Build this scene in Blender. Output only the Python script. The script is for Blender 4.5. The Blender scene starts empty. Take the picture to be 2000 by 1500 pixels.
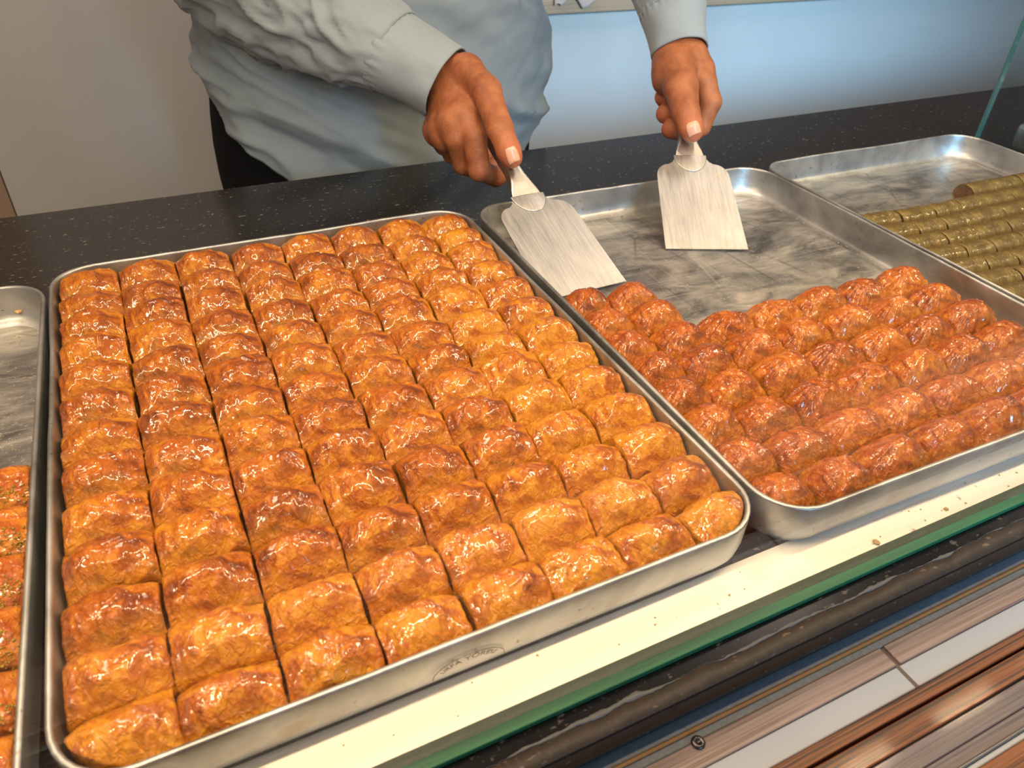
import bpy, math, random
import numpy as np
from mathutils import Matrix, Vector

rng = np.random.default_rng(7)
random.seed(7)
SC = bpy.context.scene
COL = SC.collection

# ------------------------------------------------------------------ camera
cam_d = bpy.data.cameras.new('camera')
cam = bpy.data.objects.new('camera', cam_d)
COL.objects.link(cam)
cam.location = (0.100158, -0.210032, 0.333426)
cam.rotation_euler = (0.932326, -0.039173, -0.451884)
cam_d.sensor_width = 36
cam_d.lens = 36 * 1460.03 / 2000
cam_d.clip_start = 0.01
cam_d.dof.use_dof = True
cam_d.dof.focus_distance = 0.62
cam_d.dof.aperture_fstop = 13.0
SC.camera = cam

# ------------------------------------------------------------------ world, lights, exposure
w = bpy.data.worlds.new('sky')
SC.world = w
w.use_nodes = True
nt = w.node_tree
bg = nt.nodes['Background']
tc = nt.nodes.new('ShaderNodeTexCoord')
sp = nt.nodes.new('ShaderNodeSeparateXYZ')
cr = nt.nodes.new('ShaderNodeValToRGB')
nt.links.new(tc.outputs['Generated'], sp.inputs[0])
nt.links.new(sp.outputs['Z'], cr.inputs[0])
cr.color_ramp.elements[0].position = 0.0
cr.color_ramp.elements[0].color = (0.60, 0.60, 0.62, 1)
cr.color_ramp.elements[1].position = 0.6
cr.color_ramp.elements[1].color = (0.42, 0.52, 0.68, 1)
nt.links.new(cr.outputs[0], bg.inputs[0])
bg.inputs[1].default_value = 0.27


def area(name, loc, target, sx, sy, power, color, spread=180):
    l = bpy.data.lights.new(name, 'AREA')
    l.shape = 'RECTANGLE'
    l.size, l.size_y = sx, sy
    l.energy = power
    l.color = color
    l.spread = math.radians(spread)
    o = bpy.data.objects.new(name, l)
    o.location = loc
    d = Vector(target) - Vector(loc)
    o.rotation_euler = d.to_track_quat('-Z', 'Y').to_euler()
    COL.objects.link(o)
    return o


# warm LED modules along the top rail of the case, just behind the front glass
for k in range(11):
    x = -0.45 + 0.2 * k
    area('case_led_lamp', (x, 0.012, 0.50), (x, 0.16, 0.0), 0.11, 0.018, 1.42, (1.0, 0.73, 0.43))
    area('shelf_led_lamp', (x + 0.1, 0.40, 0.52), (x + 0.1, 0.40, 0.0), 0.05, 0.018, 0.36, (1.0, 0.73, 0.43))
# warm ceiling lamps of the shop
area('ceiling_lamp', (-0.15, 0.75, 1.55), (0.10, 1.2, 0.0), 0.5, 0.3, 13.0, (1.0, 0.76, 0.58))
area('ceiling_lamp', (1.6, 0.95, 1.55), (1.2, 0.6, 0.0), 0.5, 0.3, 5.0, (1.0, 0.82, 0.66))
# cool daylight coming through the shop window from the street
area('window_daylight', (1.1, -3.4, 1.2), (1.66, 1.5, -0.40), 1.5, 1.2, 12.0, (0.30, 0.66, 1.0), 27)

SC.view_settings.view_transform = 'Standard'
SC.view_settings.look = 'None'
SC.view_settings.gamma = 1
SC.view_settings.use_curve_mapping = False
SC.view_settings.exposure = 0.0


# ------------------------------------------------------------------ helpers
def tag(o, label=None, cat=None, group=None, kind=None):
    if label:
        o['label'] = label
    if cat:
        o['category'] = cat
    if group:
        o['group'] = group
    if kind:
        o['kind'] = kind
    return o


def empty(name, loc=(0, 0, 0), rz=0.0):
    o = bpy.data.objects.new(name, None)
    o.location = loc
    o.rotation_euler = (0, 0, rz)
    o.empty_display_size = 0.02
    COL.objects.link(o)
    return o


def mesh_obj(name, V, F, mat=None, parent=None, smooth=True, attrs=None):
    me = bpy.data.meshes.new(name)
    V = np.asarray(V, dtype=np.float64)
    if isinstance(F, np.ndarray):
        n, k = F.shape
        me.vertices.add(len(V))
        me.vertices.foreach_set('co', V.ravel())
        me.loops.add(n * k)
        me.loops.foreach_set('vertex_index', F.ravel().astype(np.int32))
        me.polygons.add(n)
        me.polygons.foreach_set('loop_start', np.arange(0, n * k, k, dtype=np.int32))
        me.polygons.foreach_set('loop_total', np.full(n, k, dtype=np.int32))
        me.update(calc_edges=True)
    else:
        me.from_pydata(V.tolist(), [], F)
        me.update()
    me.validate()
    if smooth:
        me.polygons.foreach_set('use_smooth', [True] * len(me.polygons))
    if attrs:
        for k_, a in attrs.items():
            at = me.attributes.new(k_, 'FLOAT', 'POINT')
            at.data.foreach_set('value', np.asarray(a, dtype=np.float32))
    if mat:
        me.materials.append(mat)
    o = bpy.data.objects.new(name, me)
    COL.objects.link(o)
    if parent:
        o.parent = parent
    return o


def box(name, x0, x1, y0, y1, z0, z1, mat, parent=None, bevel=0.0, seg=2):
    V = [(x, y, z) for z in (z0, z1) for y in (y0, y1) for x in (x0, x1)]
    F = [(0, 2, 3, 1), (4, 5, 7, 6), (0, 1, 5, 4), (2, 6, 7, 3), (0, 4, 6, 2), (1, 3, 7, 5)]
    o = mesh_obj(name, V, F, mat, parent, smooth=False)
    if bevel:
        b = o.modifiers.new('bevel', 'BEVEL')
        b.width = bevel
        b.segments = seg
        b.limit_method = 'ANGLE'
    return o


def grid_faces(n, m, wrap_u=False, wrap_v=False):
    """quads of an n x m vertex grid, index i*m+j"""
    I = np.arange(n if wrap_u else n - 1)
    J = np.arange(m if wrap_v else m - 1)
    i, j = np.meshgrid(I, J, indexing='ij')
    i2, j2 = (i + 1) % n, (j + 1) % m
    return np.stack([i * m + j, i2 * m + j, i2 * m + j2, i * m + j2], -1).reshape(-1, 4)


def _h(ix, iy, iz, seed):
    n = (ix * 374761393 + iy * 668265263 + iz * 2147483647 + seed * 1274126177) & 0xffffffff
    n = ((n ^ (n >> 13)) * 1274126177) & 0xffffffff
    n = n ^ (n >> 16)
    n = (n * 2246822519) & 0xffffffff
    return ((n ^ (n >> 15)) & 0xffff) / 32767.5 - 1.0


def noise3(P, seed=0):
    """vectorised value noise, -1..1"""
    P = np.asarray(P, float)
    fl = np.floor(P).astype(np.int64)
    f = P - fl
    f = f * f * f * (f * (f * 6 - 15) + 10)
    x, y, z = fl[..., 0], fl[..., 1], fl[..., 2]
    r = 0
    for dx in (0, 1):
        wx = f[..., 0] if dx else 1 - f[..., 0]
        for dy in (0, 1):
            wy = f[..., 1] if dy else 1 - f[..., 1]
            for dz in (0, 1):
                wz = f[..., 2] if dz else 1 - f[..., 2]
                r = r + wx * wy * wz * _h(x + dx, y + dy, z + dz, seed)
    return r


def fbm(P, seed=0, oct=4, gain=0.5):
    P = np.asarray(P, float)
    a, s, r = 1.0, 1.0, 0
    for o in range(oct):
        r = r + a * noise3(P * s + o * 17.3, seed + o)
        a *= gain
        s *= 2.03
    return r


def ridge(P, seed=0, oct=3):
    P = np.asarray(P, float)
    a, s, r = 1.0, 1.0, 0
    for o in range(oct):
        r = r + a * (1 - 2.2 * np.abs(noise3(P * s + o * 9.1, seed + o)))
        a *= 0.5
        s *= 2.1
    return r


# ------------------------------------------------------------------ materials
class M:
    def __init__(s, name):
        s.m = bpy.data.materials.new(name)
        s.m.use_nodes = True
        s.nt = s.m.node_tree
        s.b = s.nt.nodes['Principled BSDF']
        s.coord = None

    def n(s, t, **kw):
        nd = s.nt.nodes.new(t)
        for k, v in kw.items():
            setattr(nd, k, v)
        return nd

    def l(s, a, b):
        s.nt.links.new(a, b)

    def set(s, **kw):
        names = dict(rough='Roughness', metal='Metallic', base='Base Color', coat='Coat Weight', coat_r='Coat Roughness',
                     sss='Subsurface Weight', spec='Specular IOR Level', ior='IOR', trans='Transmission Weight', sheen='Sheen Weight')
        for k, v in kw.items():
            if k == 'base':
                v = (*v, 1)
            s.b.inputs[names[k]].default_value = v
        return s

    def obj(s, scale=(1, 1, 1)):
        if not s.coord:
            s.coord = s.n('ShaderNodeTexCoord')
        mp = s.n('ShaderNodeMapping')
        mp.inputs['Scale'].default_value = scale
        s.l(s.coord.outputs['Object'], mp.inputs[0])
        return mp.outputs[0]

    def noise(s, scale, detail=4, rough=0.55, stretch=(1, 1, 1), dist=0.0):
        nd = s.n('ShaderNodeTexNoise')
        nd.inputs['Scale'].default_value = scale
        nd.inputs['Detail'].default_value = detail
        nd.inputs['Roughness'].default_value = rough
        nd.inputs['Distortion'].default_value = dist
        s.l(s.obj(stretch), nd.inputs['Vector'])
        return nd.outputs['Fac']

    def ramp(s, fac, stops, interp='LINEAR'):
        r = s.n('ShaderNodeValToRGB')
        r.color_ramp.interpolation = interp
        e = r.color_ramp.elements
        while len(e) < len(stops):
            e.new(0.5)
        for k, (p, c) in enumerate(stops):
            e[k].position = p
            e[k].color = (*c, 1) if len(c) == 3 else c
        s.l(fac, r.inputs[0])
        return r.outputs[0]

    def mix(s, fac, a, b, mode='MIX'):
        x = s.n('ShaderNodeMix', data_type='RGBA', blend_type=mode)
        for sock, v in ((x.inputs[0], fac), (x.inputs[6], a), (x.inputs[7], b)):
            if isinstance(v, (int, float)):
                sock.default_value = v
            elif isinstance(v, tuple):
                sock.default_value = (*v, 1)
            else:
                s.l(v, sock)
        return x.outputs[2]

    def math(s, op, a, b=0.0, c=None, clamp=False):
        x = s.n('ShaderNodeMath', operation=op, use_clamp=clamp)
        for k, v in enumerate((a, b) if c is None else (a, b, c)):
            if isinstance(v, (int, float)):
                x.inputs[k].default_value = v
            else:
                s.l(v, x.inputs[k])
        return x.outputs[0]

    def color(s, out):
        s.l(out, s.b.inputs['Base Color'])
        return s

    def rough(s, out):
        s.l(out, s.b.inputs['Roughness'])
        return s

    def bump(s, h, dist=0.001, strength=1.0, prev=None):
        b = s.n('ShaderNodeBump')
        b.inputs['Distance'].default_value = dist
        b.inputs['Strength'].default_value = strength
        s.l(h, b.inputs['Height'])
        if prev is not None:
            s.l(prev, b.inputs['Normal'])
        s.l(b.outputs[0], s.b.inputs['Normal'])
        return b.outputs[0]

    def attr(s, name):
        a = s.n('ShaderNodeAttribute')
        a.attribute_name = name
        return a.outputs['Fac']

    def rand(s):
        return s.n('ShaderNodeObjectInfo').outputs['Random']


def mat_pastry(name, dark, mid, light, side, tone_shift=0.0, rough=0.2):
    m = M(name)
    m.set(rough=rough, coat=0.75, coat_r=0.07, spec=0.3)
    big = m.noise(78, 3, 0.5, dist=1.0)
    fine = m.noise(200, 3, 0.5, stretch=(1, 1.6, 1), dist=1.2)
    t = m.math('ADD', m.math('MULTIPLY', big, 1.9), m.math('MULTIPLY', fine, 0.5))
    t = m.math('ADD', t, m.math('MULTIPLY', m.math('SUBTRACT', m.rand(), 0.5), 0.22))
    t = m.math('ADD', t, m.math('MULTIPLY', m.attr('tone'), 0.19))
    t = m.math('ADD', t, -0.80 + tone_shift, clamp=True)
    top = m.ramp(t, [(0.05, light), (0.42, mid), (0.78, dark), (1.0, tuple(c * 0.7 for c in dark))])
    lay = m.noise(420, 3, 0.6, stretch=(0.25, 0.25, 1.7))
    sidec = m.mix(lay, tuple(c * 0.62 for c in side), tuple(min(1, c * 1.18) for c in side))
    col = m.mix(m.attr('side'), top, sidec)
    m.color(col)
    # crinkled glaze
    b1 = m.noise(150, 4, 0.58, stretch=(1.3, 0.8, 1), dist=1.8)
    wr = m.n('ShaderNodeTexVoronoi', feature='DISTANCE_TO_EDGE')
    wr.inputs['Scale'].default_value = 130
    m.l(m.obj((1.0, 0.7, 1)), wr.inputs['Vector'])
    hh = m.math('ADD', m.math('MULTIPLY', b1, 1.0), m.math('MULTIPLY', m.math('MINIMUM', wr.outputs['Distance'], 0.12), -1.0))
    n1 = m.bump(hh, 0.0026, 0.85)
    b2 = m.noise(1100, 2, 0.5)
    m.bump(b2, 0.00035, 0.8, n1)
    return m.m


BAKLAVA = mat_pastry('golden_filo', (0.175, 0.036, 0.0015), (0.36, 0.093, 0.0025), (0.53, 0.215, 0.009), (0.50, 0.240, 0.022))
PUFF = mat_pastry('dark_roasted_filo', (0.18, 0.036, 0.002), (0.37, 0.085, 0.003), (0.53, 0.19, 0.012), (0.42, 0.19, 0.02), 0.02, 0.22)
PIST = mat_pastry('pistachio_topped_filo', (0.24, 0.046, 0.003), (0.40, 0.10, 0.005), (0.56, 0.21, 0.015), (0.36, 0.18, 0.02), -0.02)


def mat_roll():
    m = M('green_pistachio_roll')
    m.set(rough=0.24, coat=0.5, coat_r=0.12)
    n = m.noise(330, 5, 0.65, stretch=(1.8, 0.45, 0.45), dist=1.6)
    big = m.noise(45, 2)
    c = m.ramp(m.math('ADD', m.math('MULTIPLY', n, 0.6), m.math('MULTIPLY', big, 0.45)),
               [(0.28, (0.060, 0.034, 0.004)), (0.52, (0.19, 0.120, 0.018)), (0.8, (0.42, 0.29, 0.075))])
    end = m.ramp(m.noise(700, 3), [(0.3, (0.06, 0.022, 0.006)), (0.7, (0.23, 0.10, 0.02))])
    m.color(m.mix(m.attr('side'), c, end))
    m.bump(n, 0.0034, 1.0)
    return m.m


ROLL = mat_roll()


def mat_tray(name, tint=(0.62, 0.58, 0.53), r0=0.26, floor_stain=0.5):
    m = M(name)
    m.set(metal=0.88)
    big = m.noise(9, 5, 0.62, dist=0.5)
    fine = m.noise(140, 4, 0.6, stretch=(1, 0.25, 1))
    base = m.mix(m.ramp(big, [(0.38, (0, 0, 0)), (0.62, (1, 1, 1))]), tuple(c * 0.5 for c in tint), tuple(min(1, c * 1.2) for c in tint))
    base = m.mix(m.math('MULTIPLY', fine, 0.35), base, tuple(c * 0.55 for c in tint))
    sp_ = m.ramp(m.noise(210, 2, 0.5), [(0.69, (0, 0, 0)), (0.75, (1, 1, 1))])
    base = m.mix(m.math('MULTIPLY', sp_, 0.6), base, (0.12, 0.07, 0.03))
    br = m.ramp(m.noise(16, 3, 0.6), [(0.62, (0, 0, 0)), (0.8, (1, 1, 1))])
    base = m.mix(m.math('MULTIPLY', br, floor_stain), base, (0.26, 0.15, 0.06))
    m.color(base)
    m.rough(m.math('ADD', m.math('MULTIPLY', big, 0.30), r0))
    m.bump(m.math('ADD', m.math('MULTIPLY', fine, 0.5), m.math('MULTIPLY', m.noise(40, 3), 1.5)), 0.0005, 0.6)
    return m.m


TRAY = mat_tray('aged_aluminium', (0.50, 0.51, 0.51), 0.26)


def mat_tray_floor():
    m = M('scratched_tray_floor')
    m.set(metal=0.82)
    big = m.noise(13, 6, 0.66, stretch=(1, 1.7, 1), dist=1.2)
    st = m.noise(60, 5, 0.65, stretch=(0.25, 2.2, 1), dist=0.3)
    c = m.ramp(m.math('ADD', m.math('MULTIPLY', big, 0.75), m.math('MULTIPLY', st, 0.3)),
               [(0.36, (0.16, 0.165, 0.17)), (0.5, (0.36, 0.36, 0.35)), (0.66, (0.60, 0.57, 0.52))])
    # knife cuts
    for k, (sx, sy, ph) in enumerate(((1, 0.08, 0), (0.07, 1, 3.3), (0.8, 0.5, 1.1))):
        v = m.n('ShaderNodeTexVoronoi', feature='DISTANCE_TO_EDGE')
        v.inputs['Scale'].default_value = (30, 26, 15)[k]
        v.inputs['Randomness'].default_value = 1.0
        m.l(m.obj((sx, sy, 1)), v.inputs['Vector'])
        ln = m.ramp(v.outputs['Distance'], [(0.0, (1, 1, 1)), (0.02, (0, 0, 0))])
        gate = m.ramp(m.noise(7 + 3 * k, 2), [(0.45, (0, 0, 0)), (0.62, (1, 1, 1))])
        c = m.mix(m.math('MULTIPLY', m.math('MULTIPLY', ln, gate), 0.55), c, (0.72, 0.70, 0.66) if k < 2 else (0.10, 0.10, 0.11))
    sugar = m.ramp(m.noise(330, 3, 0.7), [(0.60, (0, 0, 0)), (0.66, (1, 1, 1))])
    sg = m.ramp(m.noise(20, 3, 0.6), [(0.52, (0, 0, 0)), (0.64, (1, 1, 1))])
    c = m.mix(m.math('MULTIPLY', m.math('MULTIPLY', sugar, sg), 0.8), c, (0.66, 0.60, 0.50))
    m.color(c)
    m.rough(m.math('ADD', m.math('MULTIPLY', big, 0.5), 0.14))
    m.bump(m.math('ADD', st, m.math('MULTIPLY', sugar, 0.6)), 0.0004, 0.6)
    return m.m


FLOOR_T = mat_tray_floor()


def mat_syrup():
    m = M('syrupy_tray_floor')
    m.set(rough=0.2, metal=0.2)
    m.color(m.ramp(m.noise(90, 4), [(0.35, (0.10, 0.04, 0.012)), (0.65, (0.28, 0.15, 0.06))]))
    m.bump(m.noise(160, 3), 0.001, 0.6)
    return m.m


SYRUP = mat_syrup()


def mat_granite(name, base=(0.013, 0.012, 0.012), rough=0.20, fleck=0.67, speck=(0.17, 0.145, 0.12)):
    m = M(name)
    m.set(rough=rough)
    f1 = m.ramp(m.noise(230, 2, 0.5, stretch=(0.6, 1.2, 1)), [(fleck, (0, 0, 0)), (fleck + 0.05, (1, 1, 1))])
    f2 = m.ramp(m.noise(420, 2, 0.5), [(0.64, (0, 0, 0)), (0.7, (1, 1, 1))])
    c = m.mix(m.math('MULTIPLY', m.noise(120, 4), 0.5), base, tuple(c * 2.4 for c in base))
    c = m.mix(m.math('MULTIPLY', f2, 0.22), c, speck)
    c = m.mix(m.math('MULTIPLY', f1, 0.9), c, speck)
    m.color(c)
    return m.m


GRANITE = mat_granite('black_speckled_granite', (0.009, 0.008, 0.008))
GRANITE_ROUGH = mat_granite('rough_granite_edge', (0.050, 0.036, 0.026), 0.5, 0.67, (0.24, 0.17, 0.12))


def mat_plain(name, base, rough=0.5, metal=0.0, var=0.12, scale=20, bump=0.0, coat=0.0, stretch=(1, 1, 1), spec=0.5):
    m = M(name)
    m.set(rough=rough, metal=metal, coat=coat, spec=spec)
    n = m.noise(scale, 4, 0.6, stretch=stretch)
    m.color(m.mix(n, tuple(c * (1 - var) for c in base), tuple(min(1, c * (1 + var)) for c in base)))
    if bump:
        m.bump(n, bump, 0.6)
    return m.m


def mat_wood(name, light, dark, scale=60, rough=0.3, coat=0.3):
    m = M(name)
    m.set(rough=rough, coat=coat, coat_r=0.08)
    a = m.noise(scale, 5, 0.7, stretch=(0.05, 4.0, 4.0), dist=0.35)
    b = m.noise(scale * 4, 3, 0.6, stretch=(0.03, 2, 2))
    g = m.ramp(m.math('ADD', m.math('MULTIPLY', a, 0.8), m.math('MULTIPLY', b, 0.25)), [(0.44, dark), (0.51, tuple((x * 0.6 + y * 0.4) for x, y in zip(light, dark))), (0.58, light)])
    m.color(g)
    m.bump(a, 0.0006, 0.4)
    return m.m


CREAM = M('cream_painted_ledge')
CREAM.set(rough=0.38)
_c = CREAM.mix(CREAM.noise(14, 4), (0.80, 0.76, 0.68), (0.86, 0.83, 0.75))
_d = CREAM.ramp(CREAM.noise(110, 3, 0.5), [(0.72, (0, 0, 0)), (0.76, (1, 1, 1))])
_s = CREAM.ramp(CREAM.noise(40, 4, 0.6, stretch=(0.25, 2, 1)), [(0.60, (0, 0, 0)), (0.80, (1, 1, 1))])
_c = CREAM.mix(CREAM.math('MULTIPLY', _s, 0.25), _c, (0.62, 0.55, 0.42))
CREAM.color(CREAM.mix(CREAM.math('MULTIPLY', _d, 0.8), _c, (0.30, 0.22, 0.12)))
CREAM = CREAM.m

GREEN_GLASS = M('green_glass_edge')
GREEN_GLASS.set(rough=0.4)
GREEN_GLASS.color(GREEN_GLASS.ramp(GREEN_GLASS.noise(26, 4, 0.6, stretch=(0.08, 3, 3)), [(0.35, (0.012, 0.075, 0.035)), (0.62, (0.05, 0.22, 0.10))]))
GREEN_GLASS = GREEN_GLASS.m
DARK_GREEN = mat_plain('smeared_dark_channel', (0.018, 0.024, 0.018), 0.5, 0, 0.5, 30, stretch=(0.08, 2, 2))
SILICONE = mat_plain('grey_silicone', (0.20, 0.19, 0.18), 0.5, 0, 0.25, 200)
WHITE_WALL = mat_plain('white_lacquer_panel', (0.66, 0.655, 0.64), 0.45, 0, 0.05, 6)
BEIGE_WALL = mat_plain('beige_panel', (0.44, 0.32, 0.23), 0.55, 0, 0.08, 8)
WORKTOP = mat_wood('pale_wood_worktop', (0.60, 0.41, 0.27), (0.48, 0.31, 0.19), 30, 0.4)
PLANK_BROWN = mat_wood('brown_wood_plank', (0.27, 0.090, 0.028), (0.045, 0.014, 0.006), 110, 0.4, 0.12)
PLANK_PINK = mat_wood('weathered_pinkish_plank', (0.40, 0.29, 0.25), (0.22, 0.14, 0.115), 90, 0.3)
PLANK_GREY = mat_wood('grey_glossy_plank', (0.17, 0.14, 0.15), (0.08, 0.065, 0.075), 70, 0.3, 0.3)
STONE_BLUE = mat_plain('blue_grey_stone', (0.26, 0.265, 0.28), 0.55, 0, 0.35, 300)
TILE_WHITE = mat_plain('pale_glazed_tile', (0.44, 0.48, 0.54), 0.28, 0, 0.04, 20)
ORANGE = mat_plain('orange_inlay', (0.42, 0.22, 0.09), 0.35, 0, 0.2, 60)
GROUT = mat_plain('dark_grout', (0.16, 0.12, 0.09), 0.7, 0, 0.4, 400, 0.001)
STEEL = mat_plain('brushed_steel', (0.50, 0.49, 0.48), 0.38, 1.0, 0.2, 80, 0.0004, stretch=(4, 0.5, 1))
SCREW = mat_plain('dark_screw', (0.16, 0.14, 0.14), 0.3, 1.0)
BLACK = mat_plain('black_gap', (0.006, 0.006, 0.007), 0.6)


def mat_blade():
    m = M('worn_spatula_steel')
    m.set(metal=0.9)
    st = m.noise(170, 5, 0.65, stretch=(1.6, 0.14, 1), dist=0.4)
    big = m.noise(28, 3)
    c = m.ramp(m.math('ADD', m.math('MULTIPLY', st, 0.7), m.math('MULTIPLY', big, 0.35)),
               [(0.30, (0.32, 0.325, 0.33)), (0.5, (0.44, 0.44, 0.44)), (0.70, (0.57, 0.56, 0.545))])
    sy = m.ramp(m.noise(48, 4, 0.6), [(0.63, (0, 0, 0)), (0.72, (1, 1, 1))])
    c = m.mix(m.math('MULTIPLY', sy, 0.4), c, (0.50, 0.33, 0.12))
    m.color(c)
    m.rough(m.math('ADD', m.math('MULTIPLY', st, 0.35), 0.22))
    m.bump(st, 0.0005, 0.6)
    return m.m


BLADE = mat_blade()


def mat_cloth(name, base, rough=0.85, sheen=0.15, spec=0.2):
    m = M(name)
    m.set(rough=rough, sheen=sheen, spec=spec)
    n = m.noise(900, 2, stretch=(1, 1, 1))
    b = m.noise(20, 3)
    m.color(m.mix(m.math('ADD', m.math('MULTIPLY', n, 0.5), m.math('MULTIPLY', b, 0.5)), tuple(c * 0.86 for c in base), tuple(min(1, c * 1.1) for c in base)))
    b3 = m.noise(16, 2, 0.45, dist=0.6)
    b1 = m.bump(b3, 0.008, 0.4)
    m.bump(n, 0.0006, 0.4, b1)
    return m.m


SHIRT = mat_cloth('pale_blue_cotton', (0.25, 0.305, 0.35))
TROUSER = mat_cloth('black_trouser_cloth', (0.004, 0.004, 0.005), 0.9, 0.0, 0.1)
HAIR = mat_plain('black_hair', (0.012, 0.010, 0.009), 0.5, 0, 0.4, 300, 0.002)
SHOE = mat_plain('black_leather', (0.015, 0.014, 0.014), 0.35)


def mat_skin():
    m = M('brown_skin')
    m.set(rough=0.42, sss=0.06, spec=0.45)
    m.b.inputs['Subsurface Radius'].default_value = (0.006, 0.002, 0.001)
    b = m.noise(55, 4, 0.6)
    c = m.mix(m.ramp(b, [(0.35, (0, 0, 0)), (0.65, (1, 1, 1))]), (0.25, 0.075, 0.026), (0.38, 0.135, 0.052))
    c = m.mix(m.math('MULTIPLY', m.attr('red'), 0.7), c, (0.55, 0.17, 0.085))
    m.color(c)
    f = m.noise(650, 4, 0.65)
    v = m.n('ShaderNodeTexVoronoi', feature='DISTANCE_TO_EDGE')
    v.inputs['Scale'].default_value = 480
    m.l(m.obj(), v.inputs['Vector'])
    m.bump(m.math('ADD', f, m.math('MULTIPLY', m.math('MINIMUM', v.outputs['Distance'], 0.15), 2.0)), 0.0006, 0.7)
    return m.m


SKIN = mat_skin()
NAIL = mat_plain('fingernail', (0.66, 0.36, 0.25), 0.25, 0, 0.06, 200)


def mat_glass(name, tint=(1, 1, 1)):
    m = M(name)
    nt = m.nt
    out = nt.nodes['Material Output']
    tr = m.n('ShaderNodeBsdfTransparent')
    tr.inputs[0].default_value = (*tint, 1)
    gl = m.n('ShaderNodeBsdfGlossy')
    gl.inputs['Roughness'].default_value = 0.0
    fr = m.n('ShaderNodeFresnel')
    # the same reflectance on both faces of the pane
    ge = m.n('ShaderNodeNewGeometry')
    m.l(m.math('ADD', 1.5, m.math('MULTIPLY', ge.outputs['Backfacing'], 1 / 1.5 - 1.5)), fr.inputs['IOR'])
    mx = m.n('ShaderNodeMixShader')
    m.l(fr.outputs[0], mx.inputs[0])
    m.l(tr.outputs[0], mx.inputs[1])
    m.l(gl.outputs[0], mx.inputs[2])
    m.l(mx.outputs[0], out.inputs[0])
    nt.nodes.remove(m.b)
    return m.m


GLASS = mat_glass('clear_case_glass')
GLASS_T = mat_glass('teal_side_glass', (0.90, 0.95, 0.95))

# ------------------------------------------------------------------ setting
CZ = -0.037       # top of the granite counter
FZ = -0.986       # shop floor


def struct(o):
    o['kind'] = 'structure'
    return o


PAVE = mat_plain('street_paving', (0.30, 0.21, 0.15), 0.7, 0, 0.25, 5)
TERR = mat_plain('shop_floor_tiles', (0.20, 0.18, 0.16), 0.4, 0, 0.15, 4)
struct(box('floor', -3, 6, -0.25, 3.2, FZ - 0.1, FZ, TERR))
struct(box('pavement', -8, 12, -9.0, -0.25, FZ - 0.12, FZ - 0.02, PAVE))
struct(box('wall_back', -3, 6, 2.2, 2.3, FZ, 1.9, WHITE_WALL))
struct(box('ceiling', -3, 6, 0.0, 2.3, 1.9, 2.0, WHITE_WALL))

# back of the shop: white fronted base unit with a pale worktop, tall white panel and beige panel
bc = empty('back_counter', (0, 0, FZ))
tag(bc, 'white fronted back counter under a pale wooden worktop, behind the server', 'counter')
box('front_panel', 0.62, 4.6, 1.50, 2.19, 0.0, 0.972, WHITE_WALL, bc)
box('worktop', 0.60, 4.6, 1.478, 2.19, 0.973, 1.005, WORKTOP, bc, 0.003)
tp = empty('tall_panel', (0, 0, FZ))
tag(tp, 'tall plain white panel standing behind the server, left of the back counter', 'panel')
box('panel_board', -0.16, 0.598, 1.50, 1.53, 0.0, 1.75, WHITE_WALL, tp, 0.001)
bp = empty('beige_panel', (0, 0, FZ))
tag(bp, 'beige brown panel at the far left edge behind the counter', 'panel')
box('panel_board', -1.6, -0.163, 1.505, 1.53, 0.0, 1.75, BEIGE_WALL, bp, 0.001)

# the display counter
dc = empty('display_counter', (0, 0, FZ))
tag(dc, 'long serving counter with black speckled granite top and cream front ledge', 'counter')
o = FZ
GX0, GX1 = -1.1, 3.2
box('granite_top', GX0, GX1, -0.0585, 0.735, CZ - 0.0205 - o, CZ - o, GRANITE, dc, 0.0012)
box('cabinet_body', GX0 + 0.02, GX1 - 0.02, 0.02, 0.68, 0.0, CZ - 0.021 - o, BLACK, dc)
box('cream_ledge', GX0, GX1, -0.0235, 0.0048, CZ - o, CZ + 0.0007 - o, CREAM, dc, 0.0006)
box('glass_channel', GX0, GX1, -0.0315, -0.0237, CZ - o, CZ + 0.001 - o, DARK_GREEN, dc)

# ragged silicone line and worn granite lip in front of the glass
n = 2600
xs = np.linspace(GX0, GX1, n)
lo = -0.0470 + 0.0011 * fbm(np.stack([xs * 45, xs * 0, xs * 0], -1), 5, 5, 0.62)
hi = -0.0461 + 0.0017 * fbm(np.stack([xs * 38, xs * 0 + 3, xs * 0], -1), 9, 5, 0.6)
hi = np.maximum(hi, lo + 0.00005)
V = []
for a_, z_ in ((lo, 0.0002), (lo, 0.0011), (hi, 0.0011), (hi, 0.0002)):
    V.append(np.stack([xs, a_, np.full(n, CZ - o + z_)], -1))
V = np.concatenate(V)
mesh_obj('silicone_bead', V, grid_faces(4, n), SILICONE, dc)
# chipped rough strip of granite outside the silicone
V = []
for a_, z_ in ((xs * 0 - 0.0580, 0.0002), (xs * 0 - 0.0578, 0.0007), (lo - 0.0002, 0.0007), (lo - 0.0001, 0.0002)):
    V.append(np.stack([xs, a_ if np.ndim(a_) else xs * 0 + a_, np.full(n, CZ - o + z_)], -1))
V = np.concatenate(V)
V[n:3 * n, 2] += 0.0003 * fbm(V[n:3 * n] * 400, 3, 2)
mesh_obj('worn_lip', V, grid_faces(4, n), GRANITE_ROUGH, dc)

# stepped plinth in front: stone, planks and glazed tiles laid in bands
LZ = CZ - 0.0245


def band(name, y0, y1, dz, mat, x0=GX0, x1=GX1, th=0.02, bev=0.0008):
    return box(name, x0, x1, y1, y0, LZ + dz - th - o, LZ + dz - o, mat, dc, bev)


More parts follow.
